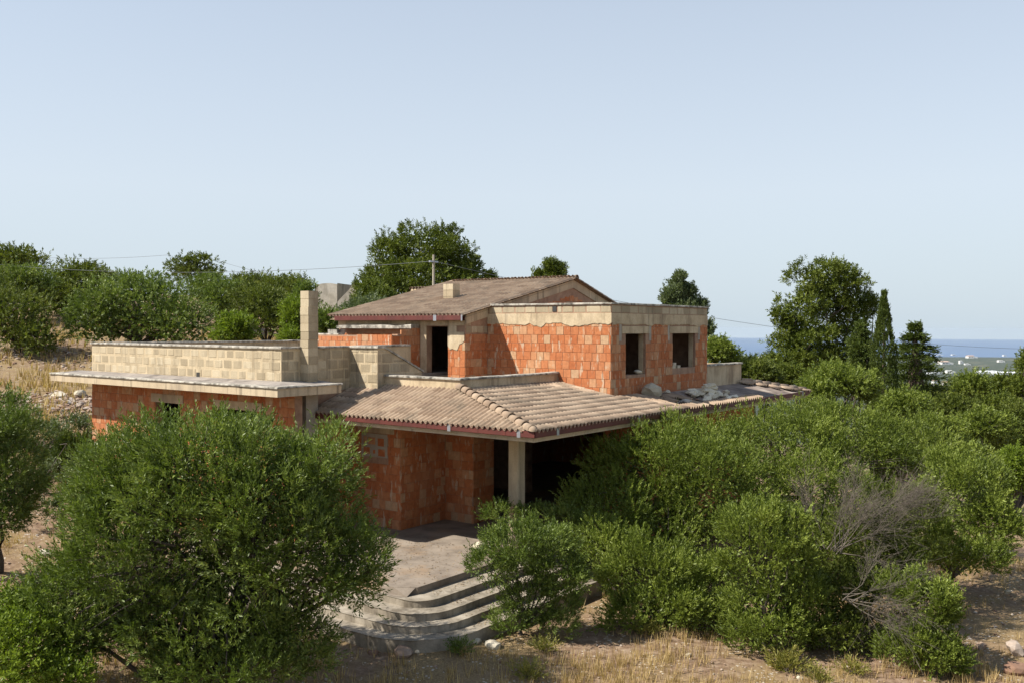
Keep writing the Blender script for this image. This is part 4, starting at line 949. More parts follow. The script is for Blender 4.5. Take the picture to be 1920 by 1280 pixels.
def crown_points(rng, ells, nlobe, lobe_r, ntwig, up=0.5, shell=(0.72, 1.05), bottom=0.55, inner=False, back=0.55, tlen=0.2):
    E = [ell_world(e) for e in ells]; E = [(c, np.maximum(r-0.30*lobe_r-0.45*tlen, 0.55*r)) for c, r in E]
    area = np.array([r[0]*r[2]+r[0]*r[1]+r[1]*r[2] for c, r in E]); area /= area.sum()
    Ps, As, Qs = [], [], []
    for (c, r), a in zip(E, area):
        k = max(3, int(nlobe*a)); dirs = sph(rng, k*3)
        keep = (dirs[:, 2] > -0.75) & ((dirs[:, 2] > -0.2) | (rng.random(k*3) < bottom)) & ((dirs[:, 1] < 0.35) | (rng.random(k*3) < back)); dirs = dirs[keep][:k]; k = len(dirs)
        lr = lobe_r*rng.uniform(0.5, 1.5, k)
        rad = rng.uniform(shell[0]-0.10, shell[1]+0.10, k)
        lc = dirs*r[None]*rad[:, None]-dirs*lr[:, None]*0.55
        nt = max(4, int(ntwig*a/k)+1)
        td = sph(rng, k*nt).reshape(k, nt, 3)
        dotp = (td*dirs[:, None]).sum(-1, keepdims=True)
        td = np.where(dotp < -0.15, td-2*dotp*dirs[:, None], td)
        tp = lc[:, None]+td*lr[:, None, None]*rng.uniform(0.55, 1.0, (k, nt, 1))*np.array([1, 1, 0.85])
        ax_ = norm(td*0.75+dirs[:, None]*0.35+np.array([0, 0, up])+rng.normal(0, 0.28, (k, nt, 3)))
        shoot = (rng.random((k, nt, 1)) < 0.14)*rng.uniform(0.2, 1.3, (k, nt, 1))*(0.35*lobe_r+0.4*tlen)
        tp = tp+ax_*shoot
        P = (tp.reshape(-1, 3)) @ AX + c; A = ax_.reshape(-1, 3) @ AX
        Ps.append(P); As.append(A); Qs.append(np.repeat(rng.random(k), nt))
    P = np.concatenate(Ps); A = np.concatenate(As); Q = np.concatenate(Qs)
    # drop what is buried in another lobe of the crown
    ok = np.ones(len(P), bool)
    for c, r in E:
        q = ((P-c) @ AX.T)/r; ok &= (np.linalg.norm(q, axis=1) > 0.62) | (rng.random(len(P)) < 0.2)
    return P[ok], A[ok], Q[ok]
def inner_fill(rng, ells, n, L, W):
    E = [ell_world(e) for e in ells]; w = np.array([np.prod(r)**0.67 for c, r in E]); w /= w.sum(); out = []
    for (c, r), a in zip(E, w):
        k = max(20, int(n*a)); d = sph(rng, k); rad = rng.uniform(0.3, 0.74, k)
        P = (d*r*rad[:, None]) @ AX + c; A = norm(sph(rng, k)+np.array([0, 0, 0.3])); out.append(leaf_quads(rng, P, A, 1, 0.01, L, W, 0.6))
    return out
def branches(rng, base, ells, k, r0, tips):
    """trunk(s) and limbs from the base to points in the crown"""
    tb = []; E = [ell_world(e) for e in ells]
    cen = np.mean([c for c, r in E], axis=0); base = np.array(base, float)
    h = cen[2]-base[2]; fork = base+(cen-base)*0.45+np.array([0, 0, 0.02*h]); fork[2] = base[2]+max(0.25*h, 0.15)
    mid = (base+fork)/2+rng.normal(0, 0.04*abs(h)+0.02, 3)*np.array([1, 1, 0])
    tb.append(([base-np.array([0, 0, 0.15]), mid, fork], [r0*1.25, r0, r0*0.85]))
    for c, r in E:
        for _ in range(k):
            d = sph(rng, 1)[0]; d[2] = abs(d[2])*0.8; tip = c+(d*r*rng.uniform(0.45, 0.8)) @ AX
            m1 = fork+(tip-fork)*0.4+rng.normal(0, 0.08*np.linalg.norm(tip-fork), 3); m2 = fork+(tip-fork)*0.75+rng.normal(0, 0.06*np.linalg.norm(tip-fork), 3)
            tb.append(([fork, m1, m2, tip], [r0*0.6, r0*0.38, r0*0.2, r0*0.07]))
    for P in tips:
        b = cen+(P-cen)*0.45+rng.normal(0, 0.1, 3); tb.append(([b, b+(P-b)*0.5+rng.normal(0, 0.05, 3), P], [r0*0.14, r0*0.09, r0*0.04]))
    return tb
_seed = [100]
def tree(name, label, cat, mat, ells, basepx, dep, nlobe, lobe_r, ntwig, m, tlen, L, W, spread=0.75, up=0.5, trunk=0.12, inner=None, bark='bark', limbs=3, tips=30, group=None, bottom=0.55, shell=(0.72, 1.05), base=None, back=0.55, flat=0.0):
    _seed[0] += 1; rng = np.random.default_rng(_seed[0])
    if base is None:
        X = (basepx-960)/F_PX*dep; bx, by = from_ld(X, dep); base = (bx, by, gz(bx, by))
    root = empty(name, base); tag(root, label, cat, group)
    P, A, Q = crown_points(rng, ells, int(nlobe*1.6), lobe_r*0.92, ntwig, up, shell, bottom, back=back, tlen=tlen)
    parts = [leaf_quads(rng, P, A, m, tlen, L, W, spread, flat=flat, tint=Q)]
    if inner: parts += inner_fill(rng, ells, inner[0], inner[1], inner[2])
    o = obj('crown', to_mesh('crown', parts, M[mat]), root)
    tp = P[rng.choice(len(P), min(tips, len(P)), replace=False)]
    obj('trunk', tubes_mesh('trunk', branches(rng, base, ells, limbs, trunk, tp), M[bark]), root)
    return root
G_BACK = 'trees on the hillside behind the house'
# -- the big olive at the left front
tree('olive_tree', 'large olive tree hiding the left brick wall in the foreground', 'tree', 'olive',
     [(400, 915, 17.4, 245, 145, 2.0), (270, 1050, 17.2, 195, 160, 1.8), (540, 1040, 16.9, 165, 170, 1.7), (250, 900, 17.9, 130, 95, 1.3), (600, 885, 17.2, 100, 92, 1.0), (160, 1140, 17.0, 130, 110, 1.3), (390, 1180, 16.8, 210, 100, 1.2), (660, 1065, 16.9, 98, 95, 0.9), (560, 1200, 16.7, 90, 70, 0.8), (110, 1190, 16.6, 130, 110, 1.1), (395, 880, 16.5, 150, 95, 0.9), (470, 950, 16.2, 120, 90, 0.8), (430, 1250, 16.3, 210, 60, 0.9)],
     420, 17.2, 270, 0.40, 15200, 12, 0.24, 0.085, 0.022, 0.65, 0.7, 0.17, (31000, 0.11, 0.04), limbs=4, tips=170, back=0.3)
# -- shrubs and trees right of the porch
tree('olive_tree', 'broad olive tree standing in front of the porch right of the concrete column', 'tree', 'olive2',
     [(1230, 880, 25.0, 150, 95, 1.9), (1150, 960, 24.0, 100, 85, 1.5), (1330, 920, 24.2, 120, 110, 1.7), (1310, 830, 26.0, 110, 60, 1.3), (1240, 1010, 23.6, 130, 75, 1.2)],
     1250, 24.2, 110, 0.46, 6100, 13, 0.25, 0.085, 0.023, 0.65, 0.85, 0.13, (13000, 0.12, 0.042), tips=60)
tree('olive_tree', 'tall wide shrubby olive below the far end of the roof gutter', 'tree', 'olive2',
     [(1450, 835, 27.0, 125, 75, 1.9), (1590, 825, 27.5, 130, 75, 1.9), (1500, 930, 25.5, 150, 95, 1.7), (1690, 850, 28.0, 95, 70, 1.6), (1500, 785, 29.5, 60, 40, .9), (1560, 1010, 24.5, 170, 70, 1.2)],
     1540, 26.5, 120, 0.46, 6400, 13, 0.25, 0.088, 0.024, 0.65, 0.8, 0.13, (14000, 0.125, 0.044), tips=60)
tree('lentisk_shrub', 'rounded bright shrub at the right edge beyond the dead grey branches', 'shrub', 'olive2',
     [(1790, 930, 24.5, 100, 95, 1.6), (1850, 980, 24.0, 60, 75, 1.2), (1730, 1000, 23.5, 70, 70, 1.2), (1800, 1040, 23.2, 90, 45, 1.0)],
     1790, 24.0, 50, 0.45, 3200, 13, 0.24, 0.085, 0.027, 0.65, 0.8, 0.08, (7000, 0.115, 0.042), tips=20)
tree('lentisk_shrub', 'upright round bush standing foremost among the shrubs right of the steps', 'shrub', 'olive2',
     [(1435, 1045, 19.8, 100, 115, 1.25), (1430, 1140, 19.6, 85, 70, 1.1), (1500, 1100, 19.8, 55, 80, 0.8), (1400, 980, 20.0, 60, 50, .8), (1440, 1185, 19.4, 105, 45, 0.9), (1500, 1160, 19.8, 70, 60, 0.8)],
     1435, 19.6, 46, 0.34, 3200, 13, 0.2, 0.072, 0.024, 0.62, 0.95, 0.07, (6500, 0.10, 0.038), tips=20)
tree('lentisk_shrub', 'dark green shrub between the small tree by the steps and the round bush', 'shrub', 'olive2',
     [(1210, 1070, 21.2, 100, 75, 1.2), (1260, 1130, 20.8, 70, 60, 1.0), (1130, 1020, 22.0, 70, 60, 1.0), (1330, 1110, 21.5, 60, 80, 1.0), (1220, 1150, 20.6, 120, 48, 0.8), (1325, 1165, 20.4, 75, 48, 0.7)],
     1220, 21.0, 46, 0.36, 3200, 13, 0.2, 0.075, 0.024, 0.65, 0.8, 0.06, (6500, 0.10, 0.038), tips=20)
tree('lentisk_shrub', 'leafy shrub at the lower right foot of the dead grey branches', 'shrub', 'olive2',
     [(1740, 1130, 18.8, 65, 70, 0.8), (1735, 1205, 18.5, 70, 50, 0.7), (1690, 1110, 19.2, 45, 40, 0.6), (1730, 1230, 18.4, 88, 38, 0.6)],
     1735, 18.5, 30, 0.28, 2300, 12, 0.18, 0.062, 0.026, 0.7, 0.8, 0.05, (3000, 0.09, 0.036), tips=12)
tree('lentisk_shrub', 'dark shaded shrub under the dead grey branches', 'shrub', 'oak',
     [(1590, 1120, 20.4, 95, 75, 1.0), (1640, 1030, 21.2, 120, 85, 1.2), (1600, 1190, 19.6, 120, 48, 0.8), (1690, 950, 22, 80, 60, 1.0)],
     1590, 20.6, 50, 0.36, 2800, 12, 0.2, 0.075, 0.026, 0.7, 0.6, 0.06, (6000, 0.10, 0.04), tips=12)
# -- thin little tree by the steps
tree('young_olive_tree', 'small sparse olive tree with a thin trunk growing beside the curved steps', 'tree', 'olive',
     [(985, 1025, 20.0, 95, 58, 0.9), (925, 1070, 19.8, 52, 48, .6), (1045, 1075, 20.0, 65, 55, .7), (1000, 1130, 20.1, 85, 50, .7), (960, 1165, 20.0, 50, 24, .45), (1040, 1170, 20.0, 50, 22, .45)],
     985, 20.1, 60, 0.25, 3400, 11, 0.2, 0.07, 0.021, 0.7, 0.8, 0.045, (1800, 0.085, 0.03), tips=60, limbs=3)
tree('olive_shoots', 'low leafy shoots growing around the foot of the porch column', 'shrub', 'olive',
     [(940, 965, 23.5, 40, 25, 0.4), (1010, 965, 23.4, 45, 25, 0.4), (1060, 985, 23.0, 40, 35, .5)], 1000, 23.4, 14, 0.2, 700, 11, 0.22, 0.075, 0.022, 0.6, 1.0, 0.03, None, tips=14)
# -- left edge
tree('olive_tree', 'olive tree cut off by the left edge of the picture', 'tree', 'olive',
     [(-12, 850, 22.0, 90, 120, 1.4), (-20, 950, 21.5, 90, 90, 1.3), (12, 900, 21.6, 66, 86, 1.1)], -5, 22, 44, 0.42, 3200, 13, 0.24, 0.085, 0.024, 0.7, 0.7, 0.1, (5000, 0.11, 0.04), tips=30)
tree('carob_shrub', 'bright fresh green shrub in the bottom left corner', 'shrub', 'fresh',
     [(40, 1235, 15.6, 95, 90, 0.8), (-20, 1150, 16.0, 60, 60, 0.7), (120, 1270, 15.4, 60, 40, .5)], 40, 15.6, 26, 0.3, 1300, 10, 0.24, 0.07, 0.034, 1.0, 0.6, 0.05, (900, 0.12, 0.05), tips=14, flat=0.8)
tree('evergreen_shrub', 'dark green bush against the left corner of the house', 'shrub', 'cypress',
     [(140, 850, 30.0, 38, 38, 0.8), (115, 870, 29.5, 40, 30, .7)], 135, 30, 16, 0.3, 900, 12, 0.2, 0.1, 0.035, 0.6, 0.9, 0.04, (1200, 0.17, 0.06), tips=6)
tree('scrub_bush', 'thin pale green scrub below the rubble bank at the left', 'shrub', 'grey',
     [(80, 820, 32.0, 70, 38, 0.9), (40, 800, 34, 50, 32, 0.8), (140, 805, 33.5, 45, 32, 0.7), (120, 900, 28, 60, 36, 0.8), (90, 960, 25, 50, 30, .6)], 80, 32, 34, 0.3, 1700, 10, 0.24, 0.1, 0.032, 0.8, 0.8, 0.03, None, tips=14)
# -- hillside behind, left to right
def bg(name, label, mat, ells, bpx, dep, n=900, lobe=0.9, trunk=0.16, sp=0.8, up=0.4, sc=1.0, group=G_BACK, **kw):
    k = dep/1000.0*sc
    tree(name, label, 'tree' if 'tree' in name or 'pine' in name or 'cypress' in name or 'cedar' in name else 'shrub', mat, ells, bpx, dep, kw.pop('nlobe', 46), lobe, int(n*0.9), kw.pop('m', 10), 5.5*k, 2.9*k, 1.05*k, sp, up, trunk, kw.pop('inner', (int(n*1.6), 6*k, 2.8*k)), tips=kw.pop('tips', 16), group=group, **kw)
bg('holm_oak_tree', 'dark oak at the top left corner of the hillside skyline', 'oak', [(35, 492, 78, 55, 36, 2.4), (-20, 500, 78, 50, 40, 2.4)], 30, 78)
bg('holm_oak_tree', 'dark rounded tree at the left edge above the dry grass bank', 'oak', [(35, 600, 47, 68, 75, 2.2), (-20, 570, 48, 60, 70, 2.0), (70, 635, 46, 40, 40, 1.4)], 40, 47, n=1500)
bg('olive_tree', 'olive tree behind the dark rounded tree at the left edge', 'olive', [(45, 535, 60, 60, 45, 2.4)], 45, 60)
bg('olive_tree', 'grey-green tree on the skyline left of the big bushy olive', 'oak', [(150, 528, 66, 62, 42, 2.6), (110, 560, 64, 50, 40, 2.0)], 150, 66, n=1200)
bg('olive_tree', 'big bushy olive tree behind the long stone parapet at the left', 'olive', [(265, 580, 50, 125, 72, 3.2), (190, 600, 49, 75, 62, 2.2), (330, 610, 49, 85, 55, 2.2), (250, 540, 51, 80, 38, 2)], 265, 49, n=3000, nlobe=90)
bg('holm_oak_tree', 'open-crowned tree rising above the skyline with sky between its branches', 'oak', [(340, 497, 88, 28, 20, 1.2), (378, 492, 88, 30, 18, 1.2), (360, 516, 88, 48, 14, 1.6), (405, 515, 88, 22, 14, 1)], 362, 88, n=520, lobe=0.6, inner=(350, .4, .2), limbs=5)
bg('olive_tree', 'olive tree right of the big bushy olive', 'olive', [(425, 565, 62, 55, 45, 2.2), (385, 545, 64, 45, 32, 1.8)], 425, 62)
bg('holm_oak_tree', 'brownish green tree left of the tall stone chimney', 'oak', [(500, 580, 53, 60, 52, 2.2), (535, 600, 52, 40, 45, 1.6), (470, 560, 55, 40, 35, 1.6)], 500, 53, n=1300)
bg('fig_shrub', 'bright light green leafy bush just above the stone parapet', 'fresh', [(440, 615, 45, 36, 30, 1.0), (425, 630, 44.5, 30, 22, .8), (462, 632, 45, 20, 20, .6)], 440, 45, n=420, lobe=0.4, flat=0.8, sc=1.25)
bg('olive_tree', 'yellow-green bush directly left of the tall stone chimney', 'fresh', [(556, 600, 44, 26, 48, 1.2), (550, 632, 43, 28, 16, .8)], 556, 44, n=700, lobe=0.5)
bg('olive_tree', 'green tree between the tall stone chimney and the ruin', 'olive', [(574, 562, 50, 15, 38, 0.9), (612, 606, 46, 28, 26, 1.0)], 590, 48, n=800, lobe=0.6)
bg('olive_tree', 'low line of trees on the skyline left of the ruin', 'oak', [(520, 540, 72, 40, 18, 2), (470, 535, 76, 45, 18, 2), (560, 540, 70, 25, 20, 1.5)], 520, 74, n=900)
bg('grey_olive_tree', 'silvery olive tree below the ruin behind the tiled roof', 'grey', [(690, 580, 50, 42, 24, 1.4), (650, 598, 49, 30, 20, 1.0)], 680, 50, n=800, lobe=0.55)
PK = dict(bark='pinebark', sp=0.95, up=0.55)
bg('young_pine', 'young pine left of the great pine behind the roof', 'pine', [(694, 550, 55, 26, 30, 1.1), (715, 565, 54, 30, 24, 1.2), (676, 572, 54, 16, 20, .8)], 690, 55, n=1000, lobe=0.5, **PK)
bg('great_pine', 'large round-headed pine rising behind the main tiled roof', 'pine', [(790, 470, 62, 77, 55, 2.6), (735, 480, 61, 43, 43, 1.7), (845, 475, 62, 50, 53, 2.0), (790, 520, 60, 108, 50, 3), (722, 525, 61, 41, 41, 1.4), (880, 510, 63, 31, 38, 1.0), (760, 548, 59, 89, 31, 2.2), (860, 530, 61, 53, 38, 1.6)], 800, 62, n=5200, lobe=0.5, nlobe=150, trunk=0.3, group=None, shell=(0.55, 1.15), inner=(7500, .30, .12), **PK)
bg('young_pine', 'tiny pine top peeping over the ridge right of the great pine', 'pine', [(917, 527, 62, 11, 15, .5)], 917, 62, n=160, lobe=0.3, nlobe=10, **PK)
bg('young_pine', 'pine top showing above the right part of the roof ridge', 'pine', [(1032, 508, 58, 14, 24, .6), (1012, 522, 58, 12, 16, .5), (1050, 515, 58, 11, 20, .5), (1032, 530, 58, 28, 20, .8)], 1032, 58, n=700, lobe=0.26, nlobe=40, **PK)
bg('grey_leaf_tree', 'slender grey-green tree standing behind the upper brick room', 'grey', [(1272, 540, 44, 16, 34, .6), (1258, 565, 44, 20, 30, .7), (1292, 555, 44, 14, 30, .5), (1315, 580, 44, 10, 24, .4), (1282, 585, 44, 40, 25, .8), (1330, 620, 43.5, 7, 22, .3)], 1280, 44, n=1300, lobe=0.22, nlobe=70, up=1.1)
bg('olive_tree', 'yellowish bush showing right of the upper brick room', 'olive2', [(1345, 660, 40, 28, 30, 1.0), (1372, 672, 40, 16, 22, .6)], 1345, 40, n=600, lobe=0.4)
bg('olive_tree', 'dark shrub beyond the far terrace parapet', 'oak', [(1415, 695, 44, 34, 26, 1.2), (1440, 705, 44, 26, 20, 1)], 1415, 44, n=600, lobe=0.5, group='trees on the slope beyond the house')
GS = 'trees on the slope beyond the house'
bg('great_pine', 'large spreading pine on the slope to the right of the house', 'pine', [(1545, 525, 54, 63, 43, 1.7), (1575, 545, 54.5, 53, 48, 1.5), (1515, 570, 53.5, 53, 33, 1.4), (1468, 592, 53, 31, 21, .7), (1490, 610, 53.5, 48, 24, 1.2), (1585, 600, 55, 63, 50, 1.8), (1470, 645, 53, 41, 20, 1.0), (1520, 640, 53, 65, 31, 1.6), (1500, 680, 52.5, 71, 31, 1.5), (1580, 665, 53.5, 59, 48, 1.6), (1622, 575, 55, 24, 33, .8), (1470, 680, 52, 53, 24, 1.0)], 1552, 54, n=5600, lobe=0.40, nlobe=170, trunk=0.2, group=None, limbs=2, shell=(0.5, 1.15), inner=(7500, .26, .11), **PK)
bg('young_pine', 'low green pine growth in front of the large spreading pine', 'pine', [(1460, 705, 46, 50, 26, 1.2), (1430, 720, 45, 30, 20, .9)], 1460, 46, n=700, lobe=0.45, group=GS, **PK)
bg('olive_tree', 'olive-coloured round tree in front of the pine beyond the far roof corner', 'olive2', [(1570, 715, 40, 70, 38, 1.7), (1530, 735, 39, 40, 30, 1.2), (1620, 730, 40, 30, 30, 1.1)], 1570, 40, n=1600, lobe=0.55, group=GS)
bg('cedar_tree', 'dark conifer between the large spreading pine and the cypress', 'cypress', [(1617, 625, 51, 12, 30, .6), (1615, 660, 51, 24, 32, .9), (1618, 695, 51, 34, 24, 1.1)], 1617, 51, n=900, lobe=0.35, group=GS, sp=0.9, up=0.1)
def conifer(name, label, mat, px, top, bot, halfw, dep, n, column=False, group=GS):
    _seed[0] += 1; rng = np.random.default_rng(_seed[0]); X = (px-960)/F_PX*dep; bx, by = from_ld(X, dep); zb = gz(bx, by)
    zt = at(px, top, dep)[2]; R_ = halfw*dep/F_PX; R_ = R_ if column else R_*(zt-zb)/((bot-top)*dep/F_PX); root = empty(name, (bx, by, zb)); tag(root, label, 'tree', group)
    H = zt-zb; t = rng.random(n)**(0.9 if column else 0.75); th = rng.uniform(0, 6.28, n)
    if column:
        prof = R_*np.clip(np.minimum((1-t)*3.2, 0.75+0.35*np.sin(t*2.6)), 0.06, 1.0); rad = prof*rng.uniform(0.75, 1.02, n)*(1+0.1*np.sin(th*5+t*20)+0.08*np.sin(t*37+th*2))
        P = np.stack([bx+rad*np.cos(th), by+rad*np.sin(th), zb+0.03*H+t*H*0.95], 1); A = norm(np.stack([np.cos(th)*0.25, np.sin(th)*0.25, np.ones(n)], 1)+rng.normal(0, 0.12, (n, 3)))
    else:
        lev = np.clip(np.floor(t*17)/17+0.03+rng.normal(0, 0.008, n), 0, 1); ang = np.floor(th/6.28*7)/7*6.28+lev*40+rng.normal(0, 0.16, n); q = rng.random(n)**0.6
        rad = R_*np.clip(1.0-lev, 0.015, 1)*q*(0.8+0.35*np.sin(ang*3+lev*30))*(0.85+0.2*np.sin(lev*90)); P = np.stack([bx+rad*np.cos(ang), by+rad*np.sin(ang), zb+0.06*H+lev*H*0.94-rad*0.12+rng.normal(0, 0.10, n)], 1)
        A = norm(np.stack([np.cos(ang), np.sin(ang), np.full(n, 0.15)], 1)+rng.normal(0, 0.3, (n, 3)))
    k = dep/1000.0
    obj('crown', to_mesh('crown', [leaf_quads(rng, P, A, 7, 4.5*k, 2.6*k, 0.95*k, 0.45)], M[mat]), root)
    obj('trunk', tubes_mesh('trunk', [([(bx, by, zb-.2), (bx, by, zb+H*0.5), (bx, by, zb+H*0.97)], [R_*0.16+.05, R_*0.1+.03, 0.02])], M['pinebark']), root)
conifer('cypress', 'narrow columnar cypress on the slope with the sea behind', 'cypress', 1657, 545, 720, 22, 48, 4200, True)
conifer('cedar_tree', 'pointed dark conifer right of the cypress against the sea', 'cypress', 1716, 606, 730, 88, 58, 6000)
bg('young_pine', 'pine branches entering at the right edge against the sea', 'pine', [(1935, 690, 52, 26, 46, 1.0), (1918, 730, 52, 20, 26, .8), (1940, 775, 50, 36, 36, 1.1)], 1925, 52, n=1100, lobe=0.45, group=GS, **PK)
RB = [(1690, 760, 46, 60, 38, 'olive2', 'shrub with dense leaves right behind the wide shrubby olive'), (1780, 768, 52, 60, 30, 'oak', 'dark shrub on the slope below the pointed conifer'),
      (1822, 722, 72, 32, 24, 'olive2', 'round green tree before the white greenhouses on the plain'), (1875, 768, 60, 55, 30, 'pine', 'dark green tree on the slope near the right edge'),
      (1840, 800, 44, 62, 44, 'olive2', 'bushy tree low on the slope at the right'), (1755, 810, 40, 60, 42, 'olive2', 'pale olive tree low on the slope right of the wide shrubby olive'),
      (1910, 800, 48, 50, 50, 'oak', 'dark tree at the right edge below the pine branches'), (1900, 880, 36, 50, 52, 'fresh', 'fresh green shrub at the right edge'), (1800, 860, 34, 70, 46, 'olive2', 'leafy shrub behind the rounded bright shrub at the right'),
      (1740, 740, 80, 60, 16, 'oak', 'low scrub on the slope below the cypress'), (1890, 722, 95, 34, 12, 'pine', 'small dark tree before the plain near the right edge'), (1395, 700, 60, 40, 30, 'oak', 'small tree against the plain beyond the far parapet')]
for (px, py, dp, rx, ry, mt, lb) in RB:
    bg('slope_tree' if 'tree' in lb else 'slope_shrub', lb, mt, [(px, py, dp, rx, ry, rx*dp/F_PX*0.8), (px-rx*0.5, py+ry*0.5, dp-0.5, rx*0.6, ry*0.7, rx*dp/F_PX*0.5), (px+rx*0.5, py+ry*0.5, dp+0.3, rx*0.6, ry*0.7, rx*dp/F_PX*0.5)], px, dp, n=900, lobe=0.55*dp/45, group=GS)
# -- dead shrub: bare grey branches fanning to the right
def dead_shrub(label, base, n, dirs, length, group=None):
    _seed[0] += 1; rng = np.random.default_rng(_seed[0]); base = np.array(base); root = empty('dead_shrub', base); tag(root, label, 'dead shrub', group); main, twigs = [], []
    for i in range(n):
        d = norm(np.array(dirs[i % len(dirs)])+rng.normal(0, 0.22, 3)); L_ = length*rng.uniform(0.6, 1.1); p = base+rng.normal(0, 0.12, 3)*np.array([1, 1, 0.2]); pts = [p]
        for s in range(4):
            d = norm(d+rng.normal(0, 0.2, 3)+np.array([0, 0, -0.03])); pts.append(pts[-1]+d*L_/4)
        main.append((pts, [0.013, 0.009, 0.006, 0.004, 0.002]))
        for q in range(20):
            s = rng.uniform(0.35, 1.0)*3.99; k = int(s); o_ = pts[k]+(pts[k+1]-pts[k])*(s-k); d2 = norm(d+rng.normal(0, 0.45, 3)+np.array([0, 0, 0.12])); l2 = rng.uniform(0.3, 0.8); e1 = o_+d2*l2*0.5; e2 = e1+norm(d2+rng.normal(0, 0.2, 3))*l2*0.5
            twigs.append(([o_, e1, e2], [0.0038, 0.0028, 0.0012]))
            for w in range(3):
                o3 = o_+(e2-o_)*rng.uniform(0.2, 0.9); d3 = norm(d2+rng.normal(0, 0.5, 3)); twigs.append(([o3, o3+d3*rng.uniform(0.12, 0.35)], [0.0035, 0.0015]))
    obj('branches', tubes_mesh('branches', main, M['dead'], 5), root); t = obj('twigs', tubes_mesh('twigs', twigs, M['dead'], 3), root)
rr, uu, ff = _r, _u0, _f0
b1 = at(1560, 1030, 20.2); dead_shrub('dead bare grey branches fanning up over the shrubs right of the round bush', b1, 19, [rr*0.9+uu*0.65, rr*0.6+uu*0.8, rr*0.2+uu*1.0, rr*1.0+uu*0.35-ff*0.2, -rr*0.1+uu], 1.9)
b2 = at(1590, 1120, 18.9); dead_shrub('lower spray of dead grey twigs drooping towards the leafy shrub at lower right', b2, 10, [rr*1.0+uu*0.12-ff*0.1, rr*0.9+uu*0.35, rr*0.9-uu*0.25, rr*0.6-uu*0.55], 1.4)
b3 = at(1640, 980, 20.8); dead_shrub('dead twigs at the upper right of the bare grey branches', b3, 10, [rr*1.0+uu*0.55, rr*0.8+uu*0.8], 1.6)

# ------------------------------------------------------------------ ruin, pole, wires, far buildings
def ruin():
    c = at(640, 560, 60); root = empty('stone_ruin', (c[0], c[1], gz(c[0], c[1]))); tag(root, 'roofless pale stone ruin with broken walls on the hillside behind the chimney', 'ruin')
    def wallseg(pxs, dep, th, name='wall'):
        n = len(pxs); V = []
        for (x, yt, yb, d) in pxs: V += [tuple(at(x, yb, d)), tuple(at(x, yt, d)), tuple(at(x, yt, d)+_f0*th), tuple(at(x, yb, d)+_f0*th)]
        F = [(0, 1, 2, 3)[::-1], tuple(4*(n-1)+k for k in range(4))]
        for i in range(n-1):
            a, b = 4*i, 4*i+4
            for k in range(4): F.append((a+k, b+k, b+(k+1) % 4, a+(k+1) % 4))
        o = obj(name, mesh_py(name, V, F, M['ruin']), root); return o
    w1 = wallseg([(597, 534, 610, 60), (603, 532, 610, 60), (618, 531, 612, 60), (632, 533, 612, 60)], 60, 0.7)
    w2 = wallseg([(632.4, 531, 612, 60.02), (646, 533, 612, 62), (655, 534, 612, 63.5), (664, 536, 612, 65)], 60, 0.6)
    w3 = wallseg([(633, 566, 612, 58.6), (642, 556, 612, 58.6), (652, 546, 612, 58.6), (663, 532, 612, 58.6), (667, 527, 612, 58.6)], 60, 0.6)
    w4 = wallseg([(590, 533, 610, 62), (597, 533, 610, 62), (597.5, 552, 610, 62)], 60, 0.5)
ruin()
pole_base = at(813, 560, 46.0); ptop = at(813, 478, 46.0); gzp = gz(pole_base[0], pole_base[1])
proot = empty('utility_pole', (pole_base[0], pole_base[1], gzp)); tag(proot, 'pale utility pole rising behind the main roof in front of the great pine', 'pole')
obj('pole', tubes_mesh('pole', [([(pole_base[0], pole_base[1], gzp-.3), (pole_base[0], pole_base[1], (gzp+ptop[2])/2), tuple(ptop)], [0.10, 0.08, 0.055])], M['pole'], 10), proot)
mb = MB(); mb.box(ptop[0]-0.05, ptop[0]+0.05, ptop[1]-0.3, ptop[1]+0.3, ptop[2]-0.38, ptop[2]-0.30); mb.build('bracket', M['zinc'], proot)
def wire(label, p0, p1, sag, r=0.010):
    p0, p1 = np.array(p0), np.array(p1); t = np.linspace(0, 1, 33)[:, None]; pts = p0+(p1-p0)*t; pts[:, 2] -= 4*sag*(t*(1-t))[:, 0]
    o = obj('power_line', tubes_mesh('power_line', [(pts, np.full(33, r))], M['wire'], 4)); tag(o, label, 'cable', 'overhead cables')
pw = ptop-np.array([0, 0, 0.34])
wire('overhead cable running from the utility pole to the left edge above the trees', pw+np.array([0.02, -0.25, 0]), at(-160, 478, 64), 0.85)
wire('overhead cable running from the utility pole down to the right over the sea', pw+np.array([0.02, 0.25, 0]), at(2040, 655, 62), 1.15)
wire('thin faint cable on the skyline left of the open-crowned tree', at(60, 482, 95), at(318, 478, 92), 0.25, 0.014)
wire('thin faint cable falling to the right of the open-crowned tree', at(400, 486, 92), at(560, 524, 82), 0.2, 0.013)
